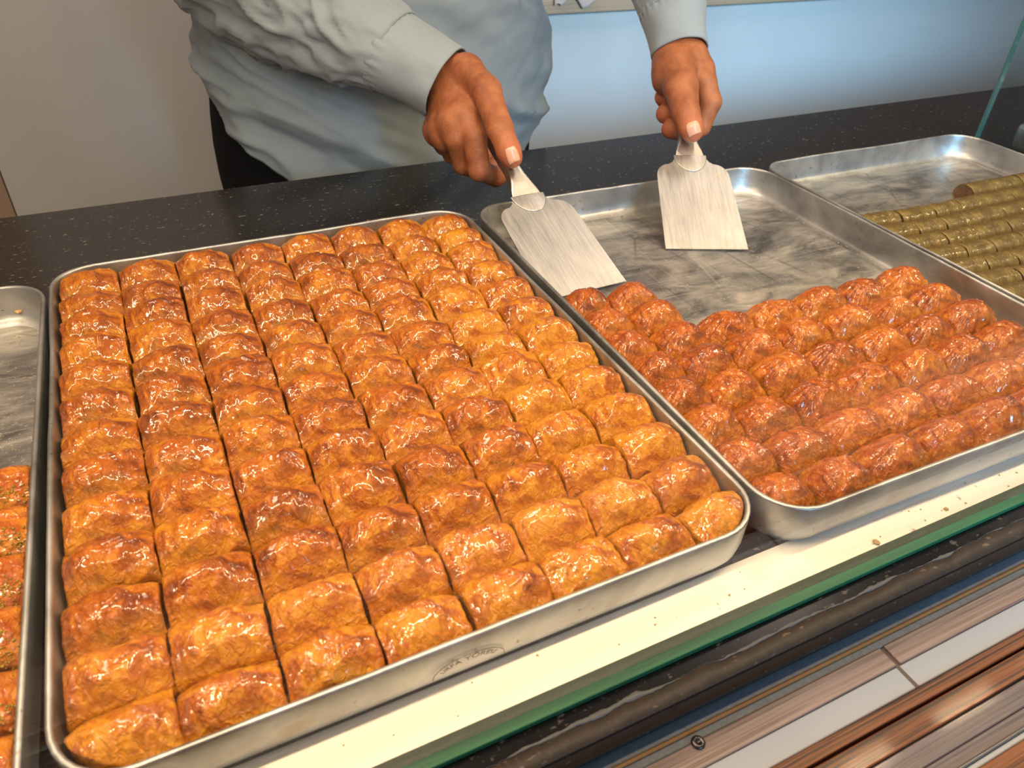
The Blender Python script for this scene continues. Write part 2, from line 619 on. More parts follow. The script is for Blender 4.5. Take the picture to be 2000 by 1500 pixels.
band('stone_strip', -0.0500, -0.0636, 0.0, STONE_BLUE)
band('orange_inlay', -0.0637, -0.0660, 0.0006, ORANGE)
band('stone_strip', -0.0661, -0.0706, 0.0, STONE_BLUE)
band('plank', -0.0708, -0.0842, 0.0008, PLANK_PINK, GX0, 0.4360)
band('plank', -0.0708, -0.0842, 0.0008, PLANK_PINK, 0.4392, GX1)
band('tile', -0.0844, -0.0992, 0.0, TILE_WHITE, GX0, 0.4352)
band('tile', -0.0844, -0.0992, 0.0, TILE_WHITE, 0.4378, GX1)
band('grout_joint', -0.0707, -0.0992, -0.0010, GROUT, 0.4340, 0.4400)
band('plank', -0.0996, -0.1078, 0.0014, PLANK_BROWN)
band('gap_strip', -0.1078, -0.1092, -0.006, BLACK)
band('plank', -0.1092, -0.1218, 0.0014, PLANK_BROWN)
band('plank', -0.1220, -0.1342, 0.0, PLANK_GREY)
band('steel_trim', -0.1344, -0.1424, 0.0002, PLANK_GREY)
band('steel_trim', -0.1424, -0.1436, 0.0018, STEEL)
band('tile', -0.1437, -0.1468, 0.0, TILE_WHITE)
band('plank', -0.1470, -0.1580, 0.0014, PLANK_BROWN)
band('plank', -0.1582, -0.2000, 0.0, PLANK_PINK)
box('plinth_body', GX0, GX1, -0.20, 0.02, 0.0, LZ - 0.021 - o, BLACK, dc)
# screw in the pink plank
ang = np.linspace(0, 2 * np.pi, 25)[:-1]
rings = [(0.0038, 0.0), (0.0038, 0.0012), (0.0030, 0.0018), (0.0014, 0.0018), (0.0012, 0.0010), (0.0001, 0.0010)]
V = np.concatenate([np.stack([r * np.cos(ang), r * np.sin(ang), np.full(24, z)], -1) for r, z in rings])
s_ = mesh_obj('screw', V + np.array([0.2965, -0.0722, LZ + 0.0008 - o]), grid_faces(6, 24, False, True), SCREW, dc)

# front glass pane (top rail above it), its green foot, and the side pane
gp = empty('front_glass', (0, -0.0335, CZ))
tag(gp, 'large clear upright glass pane along the front of the counter', 'glass pane')
box('pane', GX0, GX1, -0.0038, 0.0020, 0.0022, 0.62, GLASS, gp)
box('green_edge', GX0, GX1, -0.0042, 0.0024, 0.0002, 0.0042, GREEN_GLASS, gp, 0.0006)
sg = empty('side_glass', (1.252, 0.0, CZ))
tag(sg, 'teal edged side glass pane standing behind the tray of green rolls', 'glass pane')
box('pane', -0.004, 0.004, -0.028, 0.4995, 0.0005, 0.55, GLASS_T, sg)
box('teal_edge', -0.004, 0.004, 0.4997, 0.503, 0.0005, 0.55, mat_plain('teal_glass_edge', (0.06, 0.17, 0.18), 0.15, 0, 0.2, 40, coat=0.5), sg)


# ------------------------------------------------------------------ trays
def round_rect(W, D, r, inset, n_c=9, n_s=16):
    """closed outline, counter-clockwise, of a rounded rectangle W x D"""
    x0, x1, y0, y1 = inset, W - inset, inset, D - inset
    r = max(r - inset, 0.004)
    pts = []
    for (cx, cy, a0) in ((x1 - r, y0 + r, -90), (x1 - r, y1 - r, 0), (x0 + r, y1 - r, 90), (x0 + r, y0 + r, 180)):
        for k in range(n_c):
            a = math.radians(a0 + 90 * k / (n_c - 1))
            pts.append((cx + r * math.cos(a), cy + r * math.sin(a)))
        nx = {-90: (x1, y1 - r), 0: (x0 + r, y1), 90: (x0, y0 + r), 180: (x1 - r, y0)}[a0]
        p = pts[-1]
        for k in range(1, n_s):
            pts.append((p[0] + (nx[0] - p[0]) * k / n_s, p[1] + (nx[1] - p[1]) * k / n_s))
    return np.array(pts)


TDIM = {}


TZ = CZ + 0.0008   # trays stand on the slab and lap over the ledge


def make_tray(loc, rz, W, D, label, floor_mat, seed, corner=0.036):
    t = empty('baking_tray', loc, rz)
    TDIM[t.name] = (W, D)
    tag(t, label, 'tray', 'rectangular aluminium baking trays')
    H = 0.0368
    prof = [(0.014, 0.0), (0.0085, 0.0008), (0.0042, 0.0036), (0.0018, 0.0085), (0.0008, 0.015), (0.0004, 0.024), (0.0, H - 0.0016), (0.0002, H - 0.0004),
            (0.0012, H), (0.0024, H), (0.0032, H - 0.0005), (0.0035, H - 0.002), (0.0036, 0.024), (0.0042, 0.015), (0.0058, 0.0088), (0.0092, 0.0052), (0.0145, 0.0040)]
    V = []
    for ins, z in prof:
        q = round_rect(W, D, corner, ins)
        q3 = np.column_stack([q, np.full(len(q), z)])
        wob = noise3(np.column_stack([q * 9, np.full(len(q), 0.0)]), seed) * 0.0011 + noise3(np.column_stack([q * 40, np.full(len(q), 0.0)]), seed + 3) * 0.0003
        cen = np.array([W / 2, D / 2])
        dirn = (q - cen) / np.linalg.norm(q - cen, axis=1)[:, None]
        q3[:, :2] += dirn * (np.minimum(wob, 0.0002) * (z / H) ** 2)[:, None]
        q3[:, 2] += 0.6 * wob * (z / H) ** 3
        V.append(q3)
    m = len(V[0])
    Vn = np.concatenate(V)
    F = grid_faces(len(prof), m, False, True).tolist()
    # underside
    F.append(list(range(m))[::-1])
    sh = mesh_obj('tray_wall', Vn, F, TRAY, t)
    q = round_rect(W, D, corner, 0.0140)
    q2 = np.column_stack([q, np.full(len(q), 0.0042)])
    mesh_obj('tray_floor', np.concatenate([q2, q2 + [0, 0, -0.0012]]), [list(range(m)), list(range(m, 2 * m))[::-1]] +
             [[i, i + m, (i + 1) % m + m, (i + 1) % m] for i in range(m)], floor_mat, t, smooth=False)
    return t


TA = make_tray((0, 0, TZ), 0, 0.397, 0.504, 'full tray of golden square baklava at the centre, nearest the glass', SYRUP, 1)
TB = make_tray((0.3995, -0.0045, TZ), -0.0150, 0.398, 0.502, 'half empty tray of dark domed pastries under the two spatulas', FLOOR_T, 2)
TC = make_tray((0.8035, -0.008, TZ), -0.0096, 0.388, 0.502, 'tray of green pistachio rolls with a bare back, beside the side glass', FLOOR_T, 3)
TE = make_tray((-0.4075, -0.0085, TZ), -0.0145, 0.398, 0.5, 'tray with pistachio sprinkled baklava, left of the full tray', FLOOR_T, 4)
TD = make_tray((1.292, -0.013, TZ), -0.0096, 0.388, 0.502, 'empty tray seen through the side glass at the right edge', FLOOR_T, 5)

# pressed maker's stamp on the front wall of the full tray
INK = mat_plain('stamp_ink', (0.13, 0.11, 0.09), 0.5, 0.4, 0.3, 300)
cx, cz_, rx_, rz_ = 0.1925, 0.0132, 0.0205, 0.0105
pts = []
for k in range(49):
    a = math.radians(-8 + 196 * k / 48)
    pts.append((cx + rx_ * math.cos(a), cz_ + rz_ * math.sin(a)))
pts = np.array(pts)
tn = np.gradient(pts, axis=0)
tn /= np.linalg.norm(tn, axis=1)[:, None]
nm = np.stack([-tn[:, 1], tn[:, 0]], -1)
V, wd = [], 0.00022
for s1, y in ((-1, -0.0001), (-1, -0.00028), (1, -0.00028), (1, -0.0001)):
    q = pts + nm * wd * s1
    V.append(np.column_stack([q[:, 0], np.full(len(q), y), q[:, 1]]))
V = np.concatenate(V)
V[:, 1] += -0.0002 + 0.0002
mesh_obj('stamp_outline', V, grid_faces(4, 49), INK, TA, smooth=False)


def text_mesh(body, size):
    cu = bpy.data.curves.new('txt', 'FONT')
    cu.body = body
    cu.size = size
    cu.extrude = 0.00008
    ob = bpy.data.objects.new('txt', cu)
    COL.objects.link(ob)
    bpy.context.view_layer.update()
    me = bpy.data.meshes.new_from_object(ob.evaluated_get(bpy.context.evaluated_depsgraph_get()))
    V = np.array([v.co[:] for v in me.vertices])
    F = [list(p_.vertices) for p_ in me.polygons]
    bpy.data.objects.remove(ob)
    bpy.data.meshes.remove(me)
    return V, F


def arc_text(name, body, size, rx, rz, a0, a1, drop):
    V, F = text_mesh(body, size)
    x0, x1 = V[:, 0].min(), V[:, 0].max()
    a = np.radians(a0 + (a1 - a0) * (V[:, 0] - x0) / (x1 - x0))
    r = V[:, 1]
    P = np.column_stack([cx + (rx - drop + r * 0.6) * np.cos(a), -0.0002 - V[:, 2], cz_ + (rz - drop + r) * np.sin(a)])
    mesh_obj(name, P, F, INK, TA, smooth=False)


arc_text('stamp_lettering', 'URFA Y\u00d6RES\u0130', 0.0050, rx_, rz_, 158, 26, 0.0047)

# ------------------------------------------------------------------ pastries


def piece_mesh(w, d, h, seed, style='square', nu=56, nv=48, crown=0.40, side_ruffle=1.0):
    u = np.linspace(-1, 1, nu)
    v = np.linspace(-1, 1, nv)
    U, Vv = np.meshgrid(u, v, indexing='ij')
    t = 0.86 if style == 'square' else 0.9
    r = np.maximum(np.abs(U), np.abs(Vv))
    k = np.maximum(r, t)
    qx, qy = U / k, Vv / k
    s = np.clip((r - t) / (1 - t), 0, 1)
    S3 = np.stack([qx * 1.0, qy * 1.0, np.full_like(qx, seed * 3.17)], -1)
    if style == 'square':
        yc = 0.10 + 0.18 * float(noise3(np.array([seed * 0.37, 1.0, 2.0]), 91))      # where the crest runs
        ty = np.where(qy > yc, (qy - yc) / (1 - yc), (yc - qy) / (1 + yc))
        prof = (1 - crown) + crown * (1 - ty ** np.where(qy > yc, 2.4, 2.15))
        prof = prof * (1 - 0.24 * np.abs(qx) ** 2.3)
        prof += 0.06 * noise3(S3 * 1.4, seed)
        z = h * prof
    else:
        rho = (np.abs(qx) ** 2.5 + np.abs(qy) ** 2.5) ** (1 / 2.5)
        dome = np.clip(1 - (rho / 1.30) ** 2.3, 0, 1) ** 0.85
        z = h * (0.10 + 0.90 * dome)
        z += h * 0.07 * noise3(S3 * 1.5, seed) * (1 - rho * 0.5)
    # crinkles: thin sharp creases of the glazed skin over broad soft buckles
    P = np.stack([qx * w / 2, qy * d / 2, np.full_like(qx, seed * 0.37)], -1)
    warp = np.stack([noise3(P * 90, seed + 11), noise3(P * 90, seed + 12), 0 * qx], -1) * 0.0040
    ang = noise3(np.array([seed * 1.7, 0.3, 0.1]), 5) * 0.8
    ca, sa = math.cos(ang), math.sin(ang)
    Pw = P + warp
    Pr = np.stack([Pw[..., 0] * ca - Pw[..., 1] * sa, Pw[..., 0] * sa + Pw[..., 1] * ca, Pw[..., 2]], -1)
    c1 = np.clip(1 - 2.6 * np.abs(noise3(Pr * np.array([120, 55, 1.0]), seed + 3)), 0, 1) ** 2
    c2 = np.clip(1 - 2.6 * np.abs(noise3(Pr * np.array([75, 150, 1.0]) + 7.7, seed + 6)), 0, 1) ** 2
    c3 = np.clip(1 - 2.8 * np.abs(noise3(Pw * 260 + 3.1, seed + 9)), 0, 1) ** 2
    buck = noise3(Pw * np.array([95, 130, 1.0]), seed + 15)
    wr = c1 * 0.00080 + c2 * 0.00050 + c3 * 0.00022 + buck * 0.00075 - 0.0004
    # torn sheets: thin steps where one leaf of pastry ends on another
    n5 = noise3(Pw * np.array([62, 80, 1.0]) + 1.3, seed + 41)
    n6 = noise3(Pw * np.array([90, 60, 1.0]) + 5.3, seed + 43)
    st5 = np.clip((n5 - 0.05) * 22, 0, 1)
    st6 = np.clip((n6 - 0.18) * 22, 0, 1)
    wr = wr + st5 * 0.0007 + st6 * 0.0006
    # ribs running down the front
    rib = noise3(np.stack([qx * w * 210, qy * 1.2, np.full_like(qx, seed * 0.9)], -1), seed + 17)
    rib2 = np.clip(1 - 2.4 * np.abs(noise3(np.stack([qx * w * 120 + 0.8 * noise3(S3 * 2, seed + 60), qy * 0.9, np.full_like(qx, seed * 1.3)], -1), seed + 19)), 0, 1) ** 1.5
    wr = wr + (0.0006 * rib + 0.0014 * (rib2 - 0.3)) * np.clip(0.35 - qy, 0, 1) * np.clip((1.15 - np.abs(qy)) * 3, 0, 1)
    fine = fbm(P * 520, seed + 8, 2) * 0.00012
    amp = 1.0 if style == 'square' else 1.15
    if style == 'puff':   # gathers running down the flanks
        th = np.arctan2(qy, qx)
        g = np.abs(noise3(np.stack([np.cos(th) * 5.5, np.sin(th) * 5.5, np.full_like(th, seed * 2.3)], -1), seed + 21))
        rho = np.clip(np.sqrt(qx ** 2 + qy ** 2), 0, 1.3)
        wr = wr * 0.9 + (0.5 - g * 1.8) * 0.0024 * np.clip(rho - 0.2, 0, 1)
    z = z + (wr + fine) * amp
    for kx, ky in ((-1, 1), (1, 1), (-1, -1), (1, -1)):     # pinched corner peaks
        pk_ = 0.5 + 0.5 * float(noise3(np.array([seed * 0.71 + kx * 3.3, ky * 2.1, 0.5]), 77))
        z = z + (0.0048 if style == 'square' else 0.002) * pk_ ** 2 * np.exp(-(((qx - kx * 0.86) / 0.30) ** 2 + ((qy - ky * 0.80) / 0.34) ** 2))
    ztop = z.copy()
    # side walls
    zs = ztop * (1 - s) ** 0.9
    edge = fbm(np.stack([qx * 2.4, qy * 2.4, np.full_like(qx, seed * 1.9)], -1), seed + 30, 3)
    out = 1.0 + 0.026 * edge
    lay = np.sin(zs * 2 * np.pi / 0.0034 + 3 * noise3(P * 90, seed + 31)) * 0.00035 * side_ruffle
    lip = np.where(s > 0, -0.0011 * np.clip(s * 6, 0, 1) + 0.0008 * s, 0.0)
    if style == 'puff':
        lip = lip * 0.3
    rad = np.where(s > 0, lay * np.clip(s * 8, 0, 1) + lip, 0)
    nrm = np.stack([np.where(np.abs(U) >= np.abs(Vv) - 1e-9, np.sign(U), 0), np.where(np.abs(Vv) >= np.abs(U) - 1e-9, np.sign(Vv), 0)], -1)
    # pull the corners in so the outline is rounded
    cr_ = 0.985 + (0.035 if style == 'square' else 0.0) * (np.abs(qx) ** 5 * np.abs(qy) ** 5)
    X = qx * w / 2 * out * cr_ + nrm[..., 0] * rad
    Y = qy * d / 2 * out * cr_ + nrm[..., 1] * rad
    # lifted flake at one or two top edges
    fl = np.clip(noise3(np.stack([qx * 1.6, qy * 1.6, np.full_like(qx, seed * 5.1)], -1), seed + 40) - 0.25, 0, 1)
    zs = zs + np.where(s < 0.02, 0.0035 * fl * np.clip(r / t - 0.72, 0, 1) * 3.0, 0)
    side = np.clip((s - 0.06) * 5, 0, 1)
    if style == 'puff':
        side = side * 0.8 + 0.55 * np.clip((np.sqrt(qx ** 2 + qy ** 2) - 0.95) * 3, 0, 1) * (1 - side)
    side = np.maximum(side, 0.75 * np.clip((-qy - 0.35) * 1.5, 0, 1) * (0.55 + 0.6 * noise3(S3 * 2.2 + 4.4, seed + 50)).clip(0, 1))
    tone = np.clip((wr / 0.0008) * 0.18 + (ztop / h - 0.8) * 1.6 + 0.5 * (st5 - 0.5) - 0.4 * (st6 - 0.3), -1.2, 1.2)
    VV = np.stack([X, Y, zs], -1).reshape(-1, 3)
    return VV, grid_faces(nu, nv), side.ravel(), tone.ravel()


ORD = ['first', 'second', 'third', 'fourth', 'fifth', 'sixth', 'seventh', 'eighth', 'ninth', 'tenth', 'eleventh', 'twelfth', 'thirteenth']
BZ = 0.0042      # tray floor above the counter


def place(name, tray_o, x, y, V, F, side, tone, mat, rz, label, cat, group, dz=0.0, tilt=(0, 0)):
    tw_, td_ = TDIM[tray_o.name]
    c0, s0 = math.cos(rz), math.sin(rz)
    gx = x + V[:, 0] * c0 - V[:, 1] * s0
    gy = y + V[:, 0] * s0 + V[:, 1] * c0
    zf = np.clip(1 - V[:, 2] / 0.010, 0, 1) * 0.0045
    ins, rc = 0.0054 + zf, 0.037
    gx = np.clip(gx, ins, tw_ - ins)
    gy = np.clip(gy, ins, td_ - ins)
    for cx_, cy_, sx_, sy_ in ((rc, rc, -1, -1), (tw_ - rc, rc, 1, -1), (rc, td_ - rc, -1, 1), (tw_ - rc, td_ - rc, 1, 1)):
        ex, ey = gx - cx_, gy - cy_
        rr_ = np.hypot(ex, ey)
        m_ = (ex * sx_ > 0) & (ey * sy_ > 0) & (rr_ > rc - ins)
        sc_ = np.where(m_, (rc - ins) / np.maximum(rr_, 1e-6), 1)
        gx, gy = cx_ + ex * sc_, cy_ + ey * sc_
    V = np.column_stack([(gx - x) * c0 + (gy - y) * s0, -(gx - x) * s0 + (gy - y) * c0, V[:, 2]])
    o_ = mesh_obj(name, V, F, mat, None, True, {'side': side, 'tone': tone})
    lx, ly = tray_o.location.x, tray_o.location.y
    a = tray_o.rotation_euler.z
    o_.location = (lx + x * math.cos(a) - y * math.sin(a), ly + x * math.sin(a) + y * math.cos(a), TZ + BZ + 0.0002 + dz)
    o_.rotation_euler = (tilt[0], tilt[1], a + rz)
    tag(o_, label, cat, group)
    return o_


# full tray: 8 columns x 13 rows
PX, PY = 0.0484, 0.0380
for r in range(13):            # r = 0 is the back row
    for c in range(8):
        sd = 100 + r * 8 + c
        jx, jy, jr = (rng.random(3) - 0.5)
        wv = 0.0480 + 0.0012 * jx
        dv = 0.0384 + 0.0010 * jy
        hv = 0.0372 + 0.0026 * (rng.random() - 0.5)
        x = 0.0058 + PX * (c + 0.5) + 0.0008 * jy
        y = 0.504 - 0.0085 - PY * (r + 0.5) + 0.0008 * jx
        yaw = 0.07 * jr
        if r == 12 and c == 7:
            x, yaw, y = x + 0.001, 0.16, y - 0.0002
        if r == 12 and c == 0:
            yaw = 0.10
        V, F, side, tone = piece_mesh(wv, dv, hv, sd, 'square', crown=0.44 + 0.10 * rng.random())
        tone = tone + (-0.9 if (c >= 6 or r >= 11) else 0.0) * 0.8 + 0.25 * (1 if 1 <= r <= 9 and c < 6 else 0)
        if r == 12 and c == 7:
            tone -= 0.5
        if r == 0:
            rp = 'back row'
        elif r == 12:
            rp = 'front row'
        else:
            rp = '%s row from back' % ORD[r]
        cp = {0: 'at left wall', 7: 'at right wall'}.get(c, '%s from left' % ORD[c])
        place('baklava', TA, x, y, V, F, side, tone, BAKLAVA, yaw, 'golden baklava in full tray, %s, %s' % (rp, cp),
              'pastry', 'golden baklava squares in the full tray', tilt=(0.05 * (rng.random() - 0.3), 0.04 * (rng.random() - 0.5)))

# half empty tray: domed pastries
colsx = [0.026, 0.0725, 0.1265, 0.180, 0.2345, 0.2890, 0.3460]
colsw = [0.0455, 0.0495, 0.054, 0.0535, 0.054, 0.054, 0.055]
for r in range(8):            # r = 0 is the front row
    for c in range(7):
        if r >= 6 and c >= 2:
            continue
        sd = 400 + r * 7 + c
        jx, jy, jr = (rng.random(3) - 0.5)
        V, F, side, tone = piece_mesh(colsw[c] * (0.985 + 0.03 * jx), 0.0384, 0.0345 + 0.004 * jy, sd, 'puff')
        tone = tone + (0.5 if c < 2 else 0.15)
        rp = 'front row' if r == 0 else ('back row' if r == 7 else '%s row from front' % ORD[r])
        cp = {0: 'at left wall', 6: 'at right wall'}.get(c, '%s from left' % ORD[c])
        if r == 7 and c == 0:
            cp = 'at left wall by spatula tip'
        place('domed_pastry', TB, colsx[c] + 0.0015 * jx, 0.0265 + 0.0372 * r + (0.0028 if c in (0, 6) else -0.0035 if c == 1 else 0) + 0.001 * jy, V, F, side, tone, PUFF, 0.10 * jr,
              'dark domed pastry in half empty tray, %s, %s' % (rp, cp), 'pastry', 'dark domed pastries', tilt=(0.06 * jy, 0.06 * jx))

# left tray: pistachio sprinkled pieces
PGRIT = []
for r in range(6):
    for c in range(3):
        sd = 700 + r * 3 + c
        V, F, side, tone = piece_mesh(0.0475, 0.0385, 0.0325, sd, 'square', crown=0.36)
        jx = rng.random() - 0.5
        rp = ['back row', 'second row from back', 'third row from back', 'third row from front', 'second row from front', 'front row'][r]
        cp = ['at right wall', 'second from right', 'third from right'][c]
        pv = place('pistachio_baklava', TE, 0.398 - 0.0285 - 0.049 * c, 0.2385 - 0.0392 * r, V, F, side, tone, PIST, 0.03 * jx,
              'pistachio sprinkled baklava in left tray, %s, %s' % (rp, cp), 'pastry', 'pistachio sprinkled baklava in the left tray')
        ok = np.where((V[:, 1] < -0.002 - 0.006 * rng.random(len(V))) & (V[:, 2] > 0.012) & (rng.random(len(V)) < 0.6))[0]
        mw = np.array((Matrix.Translation(pv.location) @ pv.rotation_euler.to_matrix().to_4x4()))
        for i in rng.choice(ok, 300):
            PGRIT.append((mw @ np.array([*V[i], 1.0]))[:3] + np.array([0, 0, 0.0002]))


# right tray: green rolls cut into lengths
def roll_mesh(L, R, seed):
    na, nl = 34, 40
    xs_ = np.linspace(-1, 1, nl)
    a = np.linspace(0, 2 * np.pi, na + 1)[:-1]
    X, A = np.meshgrid(xs_, a, indexing='ij')
    rr = R * (1 + 0.035 * ridge(np.stack([X * 9, np.cos(A) * 1.2, np.sin(A) * 1.2 + seed], -1), seed, 2)) - 0.0007 * np.clip(np.abs(X) - 0.95, 0, 1) * 14 + 0.00035 * noise3(np.stack([X * 42 + 2.5 * np.sin(A), np.cos(A) * 1.5, np.sin(A) * 1.5 + seed], -1), seed + 4)
    Pn = np.stack([X * L / 2, rr * np.cos(A), rr * np.sin(A) * 0.93], -1)
    V = [Pn.reshape(-1, 3)]
    F = [grid_faces(nl, na, False, True)]
    side = [np.zeros(nl * na)]
    base = nl * na
    for e, sgn in ((0, -1), (nl - 1, 1)):
        prev = np.arange(na) + e * na
        for q, fr in enumerate((0.82, 0.5, 0.2, 0.02)):
            ring = Pn[e] * np.array([1, fr, fr])
            ring[:, 0] = sgn * (L / 2 + (0.0006 * noise3(np.column_stack([ring[:, 1:] * 500, np.full(na, seed)]), seed + q)))
            V.append(ring)
            side.append(np.full(na, 1.0))
            cur = base + np.arange(na)
            nx = np.roll(np.arange(na), -1)
            fq = np.stack([prev, cur, cur[nx], prev[nx]], -1)
            F.append(fq if sgn < 0 else fq[:, ::-1])
            prev = cur
            base += na
    V = np.concatenate(V)
    V[:, 2] -= V[:, 2].min()
    return V, np.concatenate(F), np.concatenate(side)


RY = [0.357, 0.326, 0.295, 0.2645, 0.2345, 0.205, 0.1765, 0.148, 0.1185, 0.089, 0.060, 0.031]
for r, y in enumerate(RY):
    x0 = 0.2150 if r == 0 else 0.0095
    k = 0
    off = rng.random() * 0.012
    first = True
    while x0 < 0.374:
        L = 0.040 + 0.014 * rng.random() + (0.004 if first and r == 0 else 0)
        if x0 + L > 0.3775:
            L = 0.3785 - x0
            if L < 0.014:
                break
        first = False
        xm = x0 + L / 2
        V, F, side = roll_mesh(L - 0.0003, 0.0150, 900 + r * 12 + k)
        bend = 0.010 * (max(0, 0.12 - xm) / 0.12) ** 2 if r > 0 else 0
        rz = -2 * 0.010 * max(0, 0.12 - xm) / 0.0144 if r > 0 else 0
        rp = ['short back row', 'second row from back', 'third row from back', 'fourth row from back', 'fifth row from back', 'sixth row from back',
              'sixth row from front', 'fifth row from front', 'fourth row from front', 'third row from front', 'second row from front', 'front row'][r]
        cp = '%s from its left end' % ORD[k] if k else 'leftmost piece'
        place('pistachio_roll', TC, xm, y + bend + 0.0006 * (rng.random() - 0.5), V, F, side, side * 0, ROLL, rz * 0.6,
              'green pistachio roll length, %s, %s' % (rp, cp), 'pastry', 'green pistachio rolls in the right tray')
        x0 += L + 0.0002
        k += 1


# loose crumbs: pistachio grit between the pieces of the left tray, and flakes in the bare trays
def crumbs(name, pts_, size, mat, label, cat, seed):
    r_ = np.random.default_rng(seed)
    base = np.array([(1, 0, 0), (-1, 0, 0), (0, 1, 0), (0, -1, 0), (0, 0, 1), (0, 0, -1)], float)
    Fb = np.array([(0, 2, 4), (2, 1, 4), (1, 3, 4), (3, 0, 4), (2, 0, 5), (1, 2, 5), (3, 1, 5), (0, 3, 5)])
    V, F = [], []
    for i, p_ in enumerate(pts_):
        s = size * (0.5 + r_.random())
        q = base * s * (0.6 + 0.6 * r_.random((6, 3)))
        a = r_.random() * 6.28
        q = q @ np.array([[math.cos(a), -math.sin(a), 0], [math.sin(a), math.cos(a), 0], [0, 0, 0.8]])
        V.append(q + np.asarray(p_))
        F.append(Fb + 6 * i)
    ob = mesh_obj(name, np.concatenate(V), np.concatenate(F), mat, None, False)
    tag(ob, label, cat, kind='stuff')
    return ob


CR_G = mat_plain('pistachio_grit', (0.26, 0.18, 0.02), 0.5, 0, 0.9, 260)
CR_B = mat_plain('filo_flakes', (0.50, 0.33, 0.14), 0.5, 0, 0.5, 300)


def tw(tray_o, x, y, z):
    a = tray_o.rotation_euler.z
    return (tray_o.location.x + x * math.cos(a) - y * math.sin(a), tray_o.location.y + x * math.sin(a) + y * math.cos(a), TZ + z)


pt = PGRIT
crumbs('pistachio_crumbs', pt, 0.0009, CR_G, 'green pistachio crumbs sprinkled over the left tray of baklava', 'crumbs', 3)
pt = []
for i in range(60):
    pt.append(tw(TE, 0.398 - 0.008 - rng.random() * 0.1, 0.27 + rng.random() * 0.22, 0.0045))
for i in range(45):
    pt.append(tw(TB, 0.02 + rng.random() * 0.35, 0.24 + rng.random() ** 1.6 * 0.24, 0.0046))
for i in range(60):
    pt.append(tw(TB, 0.384 + rng.normal() * 0.002, 0.24 + rng.random() * 0.24, 0.0062))
for i in range(70):
    pt.append(tw(TB, 0.02 + rng.random() * 0.36, 0.488 + rng.normal() * 0.0012, 0.0066))
for i in range(80):
    pt.append(tw(TC, 0.374 + rng.normal() * 0.001, 0.24 + rng.random() * 0.24, 0.0060))
for i in range(90):
    pt.append(tw(TC, 0.02 + rng.random() * 0.35, 0.488 + rng.normal() * 0.001, 0.0062))
crumbs('pastry_flakes', pt, 0.0007, CR_B, 'tiny pastry flakes scattered over the bare tray floors', 'crumbs', 5)
pt = []
for i in range(34):
    x = 0.1 + rng.random() * 0.75
    pt.append((x, -0.022 + rng.random() * 0.020, CZ + 0.0011))
crumbs('ledge_crumbs', pt, 0.0007, CR_B, 'small crumbs on the cream front ledge', 'crumbs', 6)
# a few bigger fallen crumbs
for (x, y, z, s, lb, sd) in ((*tw(TC, 0.106, 0.366, 0.0060), 0.0030, 'orange crumb lying alone on the bare floor of the roll tray', 1),
                             (0.5465, -0.0185, CZ + 0.0020, 0.0017, 'brown crumb on the cream ledge below the right trays', 2),
                             (0.476, -0.0205, CZ + 0.0024, 0.0021, 'yellow crumb on the edge of the cream ledge above the green glass', 3),
                             (-0.0305, 0.4790, CZ + 0.0150, 0.0028, 'yellow flake stuck inside the back wall of the left tray', 4)):
    th = np.linspace(0, np.pi, 9)
    ph = np.linspace(0, 2 * np.pi, 13)[:-1]
    T, Ph = np.meshgrid(th, ph, indexing='ij')
    Pn = np.stack([np.sin(T) * np.cos(Ph), np.sin(T) * np.sin(Ph), np.cos(T) * 0.6], -1)
    Pn = Pn * (1 + 0.4 * noise3(Pn * 1.7 + sd * 3, sd))[..., None] * s
    tag(mesh_obj('pastry_crumb', Pn.reshape(-1, 3) + np.array([x, y, z - 0.0007 if sd != 4 else z]), grid_faces(9, 12, False, True), CR_B), lb, 'crumb')

# crumpled cloth on the back worktop
n1 = 26
gu, gv = np.meshgrid(np.linspace(0, 1, n1), np.linspace(0, 1, n1), indexing='ij')


def cloth_pile(x0, x1, y0, y1, label, mat, seed):
    X = x0 + (x1 - x0) * gu
    Y = y0 + (y1 - y0) * gv
    over = np.clip(1.474 - Y, 0, 1)
    Z = FZ + 1.006 + 0.014 * np.abs(fbm(np.stack([X * 22, Y * 22, X * 0], -1), seed, 3)) + 0.001
    Z = Z - over * 2.0 * (0.6 + 0.4 * noise3(np.stack([X * 40, Y * 0, X * 0], -1), seed))
    Y = np.where(over > 0, 1.474 - over * 0.15 - 0.002, Y)
    P = np.stack([X, Y, Z], -1).reshape(-1, 3)
    ob = mesh_obj('folded_cloth', P, grid_faces(n1, n1), mat)
    so = ob.modifiers.new('solid', 'SOLIDIFY')
    so.thickness = 0.002
    so.offset = 1
    tag(ob, label, 'cloth')


cloth_pile(1.04, 1.15, 1.455, 1.60, 'crumpled pinkish cloth at the back worktop edge, between server and left hand', mat_cloth('pink_striped_cloth', (0.62, 0.50, 0.44)), 31)
cloth_pile(1.47, 1.60, 1.468, 1.62, 'crumpled white cloth on the back worktop, right of the left sleeve', mat_cloth('white_cloth', (0.62, 0.60, 0.58)), 37)


